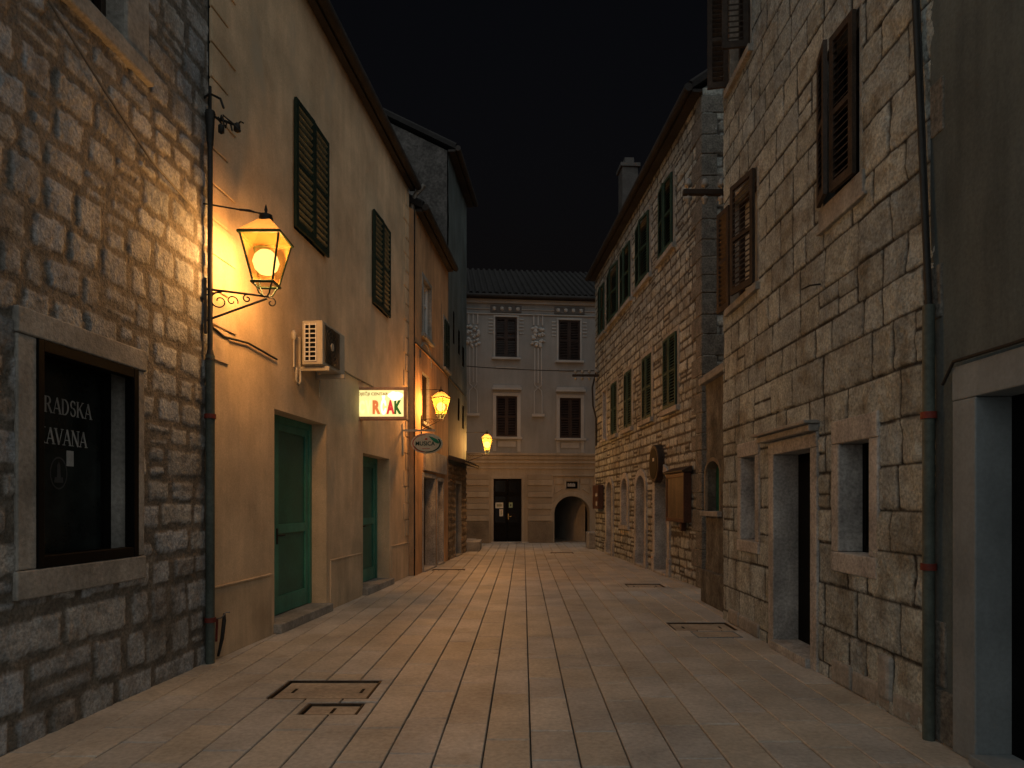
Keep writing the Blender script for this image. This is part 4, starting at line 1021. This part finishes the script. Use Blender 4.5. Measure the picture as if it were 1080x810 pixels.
q = MB(); q.tube([(p.x, p.y - .02, 0), (p.x, p.y - .02, .56)], .058, 10); q.build('pipe_foot', IRON, tq)
pr = R2.P(R2.sy(4.34), 0, .065)
zj2 = EYE + (HY - 322) * 4.34 / FPX
tr = pipe_thing('drainpipe', 'grey green pipe with red clamps between block stone house and grey plaster house', 'pipe', [(pr.x, pr.y, 0), (pr.x, pr.y, zj2)], .036, PIPE_G, (1.13, 2.12))
q = MB(); q.tube([(pr.x, pr.y, zj2 - .03), (pr.x, pr.y + .16, 5.1), (pr.x, pr.y + .26, 8.4)], .019, 8); q.tube([(pr.x + .03, pr.y + .02, zj2), (pr.x + .03, pr.y + .22, 6)], .009, 6); q.build('upper_pipe', PIPE_D, tr)

def cable(label, pts, r, m, sag=0.0, group='cables strung along the walls'):
    out = []
    for i in range(len(pts) - 1):
        a, b = Vector(pts[i]), Vector(pts[i + 1]); n = 8
        for k in range(n + (i == len(pts) - 2)):
            t = k / n; c = a.lerp(b, t); c.z -= sag * 4 * t * (1 - t); out.append(c)
    q = MB(); q.tube(out, r, 6)
    return tag(q.build('cable', m), label, 'cable', group)
def on(W, x, y, n=.03): return W.P(W.s(x, n), W.z(x, y, n), n)
cable('grey cable running diagonally up the rubble stone wall', [on(L1, 48, -5, .06), on(L1, 110, 95, .06), on(L1, 160, 170, .06), on(L1, 207, 223, .06)], .011, CABLE_L)
cable('dark cable from the big lantern bracket across the ochre wall to the air conditioner', [on(L2, 224, 345), on(L2, 236, 355), on(L2, 262, 362), on(L2, 292, 379)], .012, PIPE_D)
cable('dark cable from the air conditioner down to the lit sign', [on(L2, 351, 384), on(L2, 372, 397), on(L2, 395, 409)], .012, PIPE_D)
cable('dark cable along the orange house above the middle lantern', [on(L3, 438, 361), on(L3, 448, 371), on(L3, 458, 381), on(L3, 468, 392), on(L4, 479, 405), on(L4, 489, 416)], .018, CABLE)
cable('black cable crossing the street in front of the pale town house', [L4.P(s4 - .05, EYE + (HY - 387) * 21.0 / FPX, .02), (R3.P(R3.sy(21.7), 0, .1).x, 21.7, EYE + (HY - 391) * 21.7 / FPX)], .014, CABLE, .05)
p0 = R3.P(R3.sy(21.6), 0, .06)
cable('black cable looping down the far end of the right stone house', [(p0.x, p0.y, 5.8), (p0.x - .12, p0.y, 5.3), (p0.x - .10, p0.y, 4.7), (p0.x, p0.y, 4.3), (p0.x, p0.y, 3.4)], .03, CABLE)
s_ = R2.sy(4.2); cable('black cable lying along the top of the pale doorcase at the right edge', [R2.P(R2.sy(4.22), 2.30, .05), R2.P(R2.sy(4.1), 2.42, .06), R2.P(R2.sy(3.6), 2.415, .06), R2.P(R2.sy(2.6), 2.43, .06)], .011, CABLE)
pb = L2.P(sA + .10, 0, .04)
cs = thing('cable_stub', (pb.x, pb.y, .1), 'short red and black cable ends hanging beside the pipe foot', 'cable ends')
q = MB(); q.tube([(pb.x + .03, pb.y + .05, .44), (pb.x + .05, pb.y, .38), (pb.x + .03, pb.y, .2), (pb.x, pb.y - .02, .03)], [.012, .02, .018, .012], 8); q.build('black_cable', CABLE, cs)
q = MB(); q.tube([(pb.x - .01, pb.y - .02, .40), (pb.x - .015, pb.y - .03, .18)], .012, 6); q.build('red_cable', BAND, cs)
q = MB(); q.tube([(pb.x - .03, pb.y - .03, .40), (pb.x + .03, pb.y - .02, .41), (pb.x + .07, pb.y, .46), (pb.x + .10, pb.y + .02, .46)], .007, 6); q.build('hook', PIPE_L, cs)

# scrolled iron fixture at the top of the left pipe
fx = thing('iron_fixture', (pp.x, pp.y, 5.3), 'old scrolled iron cable fixture at the top of the left pipe', 'iron fixture')
q = MB(); c = Vector((pp.x, pp.y, 5.38))
q.tube([c + Vector((-.14, 0, -.08)), c + Vector((-.11, 0, .04)), c + Vector((0, 0, .11)), c + Vector((.1, 0, .06)), c + Vector((.13, 0, -.03))], .012, 6)
q.tube([c + Vector((0, 0, -.1)), c + Vector((0, 0, .18))], .014, 6); q.tube([c + Vector((-.13, 0, -.07)), c + Vector((.05, 0, -.09))], .01, 6)
q.build('scroll', IRON, fx)
q = MB(); rr = random.Random(2); c2 = c + Vector((.07, 0, -.13))
q.tube([c + Vector((0, 0, -.08)), c2, c + Vector((.27, 0, -.2))], .013, 6)
for k in range(7):
    b0 = c2 + Vector((.03 * k, 0, -.012 * k)); q.tube([b0, b0 + Vector((rr.uniform(-.03, .05), rr.uniform(-.06, .02), rr.uniform(-.08, .09))), b0 + Vector((rr.uniform(0, .08), rr.uniform(-.08, .02), rr.uniform(-.1, .06)))], .008, 6)
q.lathe(c + Vector((.26, 0, -.22)), [(.0, -.05), (.035, -.03), (.03, .03), (.01, .05)], 8); q.lathe(c + Vector((.12, -.03, -.25)), [(.0, -.05), (.03, -.03), (.03, .03), (.01, .05)], 8)
q.build('fittings', IRON, fx)

def insulators(loc, length, label, n):
    t = thing('insulator_bracket', loc, label, 'cable bracket', 'old cable brackets on the right stone house')
    q = MB(); q.box(-length, 0.05, -.035, .035, -.035, .035); q.build('bar', BROWN_D, t, .006, local=True)
    for k in range(n):
        x = -length * (.12 + .76 * k / max(1, n - 1))
        q = MB(); q.lathe((x, 0, 0), [(.012, -.06), (.012, .08), (.05, .085), (.055, .12), (.04, .135), (.045, .16), (.02, .19), (0, .195)], 12)
        q.lathe((x, 0, 0), [(.012, -.04), (.012, -.06), (.055, -.07), (.05, -.10), (.035, -.11), (.03, -.15), (0, -.16)], 12); q.build('insulator', PORC, t, local=True)
pz_ = R2.P(R2.sy(8.84), 0, 0)
insulators((2.93, 9.05, EYE + (HY - 203) * 9.05 / FPX), .60, 'brown cable bar with pale insulators beside the top of the block stone house', 3)
p = R3.P(R3.sy(21.3), EYE + (HY - 396) * 21.3 / FPX, .0); insulators(p, .88, 'dark cable bar with insulators at the far corner before the town house', 4)

# ------------------------------------------------------------------ air conditioner
ya = L2.s(311); zb_, zt_ = 3.30, 3.86; n0, n1 = .09, .36; ln = .82
ac = thing('air_conditioner', L2.P(ya + ln / 2, zb_ - .05, .2), 'cream air conditioner on the ochre wall between doors and shutters', 'air conditioner')
q = MB(); B = L2.box
B(q, ya + .004, ya + ln, zb_, zt_, n0, n1); q.build('casing', CREAM, ac, .015)
q = MB(); B(q, ya - .003, ya + .003, zb_ + .05, zt_ - .05, n0 + .05, n1 - .08, 1)
q.add([], []);
for k in range(9): zz = zb_ + .045 + k * (zt_ - zb_ - .10) / 8; B(q, ya - .012, ya - .0035, zz - .006, zz + .006, n0 + .045, n1 - .075)
for nn in (n0 + .045, n0 + .105, n1 - .08): B(q, ya - .014, ya - .0036, zb_ + .04, zt_ - .04, nn - .006, nn + .006)
q.build('side_grille', [WHITE, BLACK], ac)
q = MB(); B(q, ya + .07, ya + ln * .72, zb_ + .04, zt_ - .04, n1 + .001, n1 + .012)
cfan = ya + ln * .36; zc_ = (zb_ + zt_) / 2
fg = q.build('front_grille', GRILLE, ac, .004)
q = MB()
for rr_ in (.09, .14, .19, .235): q.tube([L2.P(cfan + rr_ * math.cos(2 * math.pi * i / 28), zc_ + rr_ * math.sin(2 * math.pi * i / 28), n1 + .018) for i in range(29)], .004, 5)
for i in range(8): q.tube([L2.P(cfan, zc_, n1 + .016), L2.P(cfan + .235 * math.cos(i * math.pi / 4), zc_ + .235 * math.sin(i * math.pi / 4), n1 + .016)], .004, 5)
q.build('fan_guard', GRILLE, fg)
q = MB(); oval(q, L2, cfan, zc_, n1 + .013, n1 + .026, .045, .05); q.build('hub_badge', CREAM, fg)
for s in (ya + .12, ya + ln - .14):
    q = MB(); B(q, s - .02, s + .02, zb_ - .06, zb_ - .003, 0, n1 + .05); B(q, s - .02, s + .02, zb_ - .06, zb_ + .38, 0, .03); q.build('bracket', CREAM, ac, .004)
q = MB(); q.tube([L2.P(ya - .06, zb_ - .05, .05), L2.P(ya - .08, zb_ - .2, .05), L2.P(ya - .02, zb_ - .26, .06), L2.P(ya + .03, zb_ - .2, .06), L2.P(ya + .0, zb_ - .05, .07)], .014, 8)
q.tube([L2.P(ya - .10, zb_ - .05, .03), L2.P(ya - .10, zb_ + .30, .03)], .012, 8); q.lathe(L2.P(ya - .10, zb_ + .34, .03), [(0.0, -.06), (.028, -.04), (.032, .03), (.015, .07), (0, .075)], 10)
q.build('hose', CREAM, ac); q = MB(); q.tube([L2.P(ya + .7, zb_ - .05, .05), L2.P(ya + .7, zb_ - .3, .04)], .008, 6); q.build('drain_tube', CREAM, ac)

# ------------------------------------------------------------------ lit sign
sg_y = 10.95; s_s = L2.sy(sg_y); pw = L2.P(s_s, 0, 0)
def Xat(px, y=sg_y): return (px - CX) * y / FPX
def Zat(py, y=sg_y): return EYE + (HY - py) * y / FPX
sx0, sx1, sz0, sz1 = Xat(374), Xat(429.5), Zat(443), Zat(409)
sg = thing('illuminated_sign', (pw.x, sg_y, (sz0 + sz1) / 2), 'lit yellow box sign with coloured letters on the ochre wall', 'lit sign')
q = MB(); e = .05; th = .07
for (a, b, c, d) in ((sx0, sx1, sz1 - e, sz1), (sx0, sx1, sz0, sz0 + e), (sx0, sx0 + e, sz0 + e, sz1 - e), (sx1 - e, sx1, sz0 + e, sz1 - e)): q.box(a, b, sg_y - th, sg_y + th, c, d)
q.build('sign_frame', mat('sign_frame_orange', (.72, .36, .20), .5, bump=None), sg, .006)
q = MB(); q.box(sx0 + e, sx1 - e, sg_y - th + .012, sg_y + th - .012, sz0 + e, sz1 - e)
face = q.build('sign_face', emit('sign_glow', (1.0, .88, .34), 1.0), sg)
u = lambda f_: sx0 + e + (sx1 - sx0 - 2 * e) * f_; v = lambda f_: sz0 + e + (sz1 - sz0 - 2 * e) * f_
LM = [emit('sign_orange', (.85, .22, .06), .8), emit('sign_white', (1, .97, .88), 1.3), emit('sign_scarlet', (.75, .04, .04), .8), emit('sign_leaf', (.03, .17, .02), .5), emit('sign_faint', (.93, .92, .42), 1.05), emit('sign_rust', (.40, .11, .04), .3)]
q = MB()
for side, yy in ((1, sg_y - th + .009), (-1, sg_y + th - .009)):
    def at(x, y, yy=yy, side=side): return (x if side == 1 else sx0 + sx1 - x, yy, y)
    for (ch, x0, x1, y0, y1, mi) in (('C', .05, .17, .1, .62, 4), ('V', .18, .31, .1, .62, 4), ('R', .335, .51, .09, .62, 0), ('Č', .51, .63, .07, .80, 1), ('A', .63, .81, .09, .63, 2), ('K', .80, .96, .09, .62, 3)):
        place_text(q, ch, u(x0), u(x1), v(y0), v(y1), at, mi, .06)
    place_text(q, 'DJEČJI CENTAR', u(.03), u(.67), v(.77), v(.95), at, 5, .02)
    # white cloud shape in the corner
    for (cx_, cy_, r_) in ((.72, .80, .055), (.78, .86, .06), (.80, .72, .075), (.87, .84, .06), (.92, .80, .06), (.86, .74, .075)):
        ccx, ccy, rad = u(cx_), v(cy_), r_ * (sx1 - sx0)
        q.add([at(ccx + rad * math.cos(2 * math.pi * i / 16), ccy + rad * .8 * math.sin(2 * math.pi * i / 16), yy - side * .0005 * (1 + cx_)) for i in range(16)], [tuple(range(16))], 1)
q.build('lettering', LM, face)
for zz in (sz0 + .06, sz1 - .06):
    q = MB(); q.tube([(pw.x - .01, sg_y, zz), (sx0 + .01, sg_y, zz)], .018, 8); q.tube([(pw.x - .01, sg_y, zz), (pw.x + .02, sg_y, zz)], .045, 10); q.build('mount', CREAM, sg)

# ------------------------------------------------------------------ oval hanging sign
oy = 13.55; so = thing('hanging_sign', (L2.P(L2.sy(oy), 0, 0).x, oy, Zat(454, oy)), 'cream oval hanging sign with green leaf and dark letters below the lantern', 'hanging sign')
ox0, ox1, oz0, oz1 = Xat(433.5, oy), Xat(467, oy), Zat(478.5, oy), Zat(457, oy); ocx, ocz = (ox0 + ox1) / 2, (oz0 + oz1) / 2; ra, rb_ = (ox1 - ox0) / 2, (oz1 - oz0) / 2
def disc(mb, f0, f1, y, mi, a0=0, a1=360, k=40, dx=0.0):
    for i in range(k):
        t0, t1 = R(a0 + (a1 - a0) * i / k), R(a0 + (a1 - a0) * (i + 1) / k)
        mb.add([(ocx + dx + ra * f0 * math.cos(t0), y, ocz + rb_ * f0 * math.sin(t0)), (ocx + dx + ra * f0 * math.cos(t1), y, ocz + rb_ * f0 * math.sin(t1)), (ocx + dx + ra * f1 * math.cos(t1), y, ocz + rb_ * f1 * math.sin(t1)), (ocx + dx + ra * f1 * math.cos(t0), y, ocz + rb_ * f1 * math.sin(t0))], [(0, 1, 2, 3)], mi)
q = MB(); k = 44
A = [(ocx + ra * math.cos(2 * math.pi * i / k), oy - .03, ocz + rb_ * math.sin(2 * math.pi * i / k)) for i in range(k)]; Bk = [(x, oy + .03, z) for (x, _, z) in A]
q.add(A + Bk, [(i, (i + 1) % k, k + (i + 1) % k, k + i) for i in range(k)] + [tuple(range(k)), tuple(range(k, 2 * k))]); bd = q.build('sign_board', SIGN_CREAM, so)
q = MB()
disc(q, .90, .84, oy - .034, 0, 95, 265); disc(q, .90, .80, oy - .034, 1, -95, 30); disc(q, .84, .80, oy - .0345, 1, 200, 262)
leafp = [(.12, .70), (.35, .62), (.62, .42), (.80, .12), (.74, -.05), (.55, .06), (.36, .28)]
q.add([(ocx + ra * x, oy - .035, ocz + rb_ * y) for x, y in leafp], [tuple(range(7))], 2)
at = lambda x, y: (x, oy - .0355, y)
place_text(q, 'MUSICA', ocx - ra * .70, ocx + ra * .52, ocz - rb_ * .22, ocz + rb_ * .20, at, 1, .02)
for i in range(7): x = ocx + ra * (-.28 + .07 * i); q.add([at(x, ocz - rb_ * .55), at(x + ra * .045, ocz - rb_ * .55), at(x + ra * .045, ocz - rb_ * .47), at(x, ocz - rb_ * .47)], [(0, 1, 2, 3)], 0)
q.add([at(ocx - ra * .12, ocz + rb_ * .34), at(ocx + ra * .06, ocz + rb_ * .34), at(ocx + ra * .02, ocz + rb_ * .52), at(ocx - ra * .1, ocz + rb_ * .5)], [(0, 1, 2, 3)], 0)
q.build('lettering', [SIGN_RED, SIGN_DARK, SIGN_GREEN], bd)
q = MB(); xw = L2.P(L2.sy(oy), 0, 0).x
q.box(xw - .02, Xat(459, oy), oy - .015, oy + .015, Zat(455, oy), Zat(453, oy)); q.box(xw - .005, xw + .02, oy - .04, oy + .04, Zat(464, oy), Zat(447, oy))
for px in (443, 457): q.tube([(Xat(px, oy), oy, Zat(455, oy)), (Xat(px, oy), oy, Zat(459, oy))], .007, 6)
q.build('arm', CREAM, so)

# ------------------------------------------------------------------ light, sky, camera
sun = bpy.data.lights.new('fill_sun', 'SUN'); sun.energy = 1.42; sun.angle = R(172); sun.color = (.96, .985, .96)  # very wide sun from behind the camera, added as neutral fill
so_ = bpy.data.objects.new('fill_sun', sun); COL.objects.link(so_)
so_.rotation_euler = (R(70), 0, R(0))
world = bpy.data.worlds.new('World'); SC.world = world; world.use_nodes = True
nt = world.node_tree; bg = nt.nodes['Background']
sky = nt.nodes.new('ShaderNodeTexSky'); sky.sky_type = 'NISHITA'; sky.sun_disc = False
sky.sun_elevation = R(-3); sky.sun_rotation = R(180)
nt.links.new(sky.outputs[0], bg.inputs['Color']); bg.inputs['Strength'].default_value = .05

cam = bpy.data.cameras.new('camera'); co = bpy.data.objects.new('camera', cam); COL.objects.link(co)
co.location = (0, 0, EYE); co.rotation_euler = (R(90), 0, 0)
cam.sensor_width = 36; cam.lens = FPX / 1080 * 36; cam.shift_y = (HY - 405) / 1080; cam.clip_start = .05; cam.clip_end = 500
SC.camera = co
SC.view_settings.view_transform = 'Standard'; SC.view_settings.look = 'None'; SC.view_settings.gamma = 1; SC.view_settings.exposure = 0
SC.cycles.use_denoising = True
SC.cycles.max_bounces = 6; SC.cycles.transparent_max_bounces = 12
SC.cycles.sample_clamp_indirect = 3
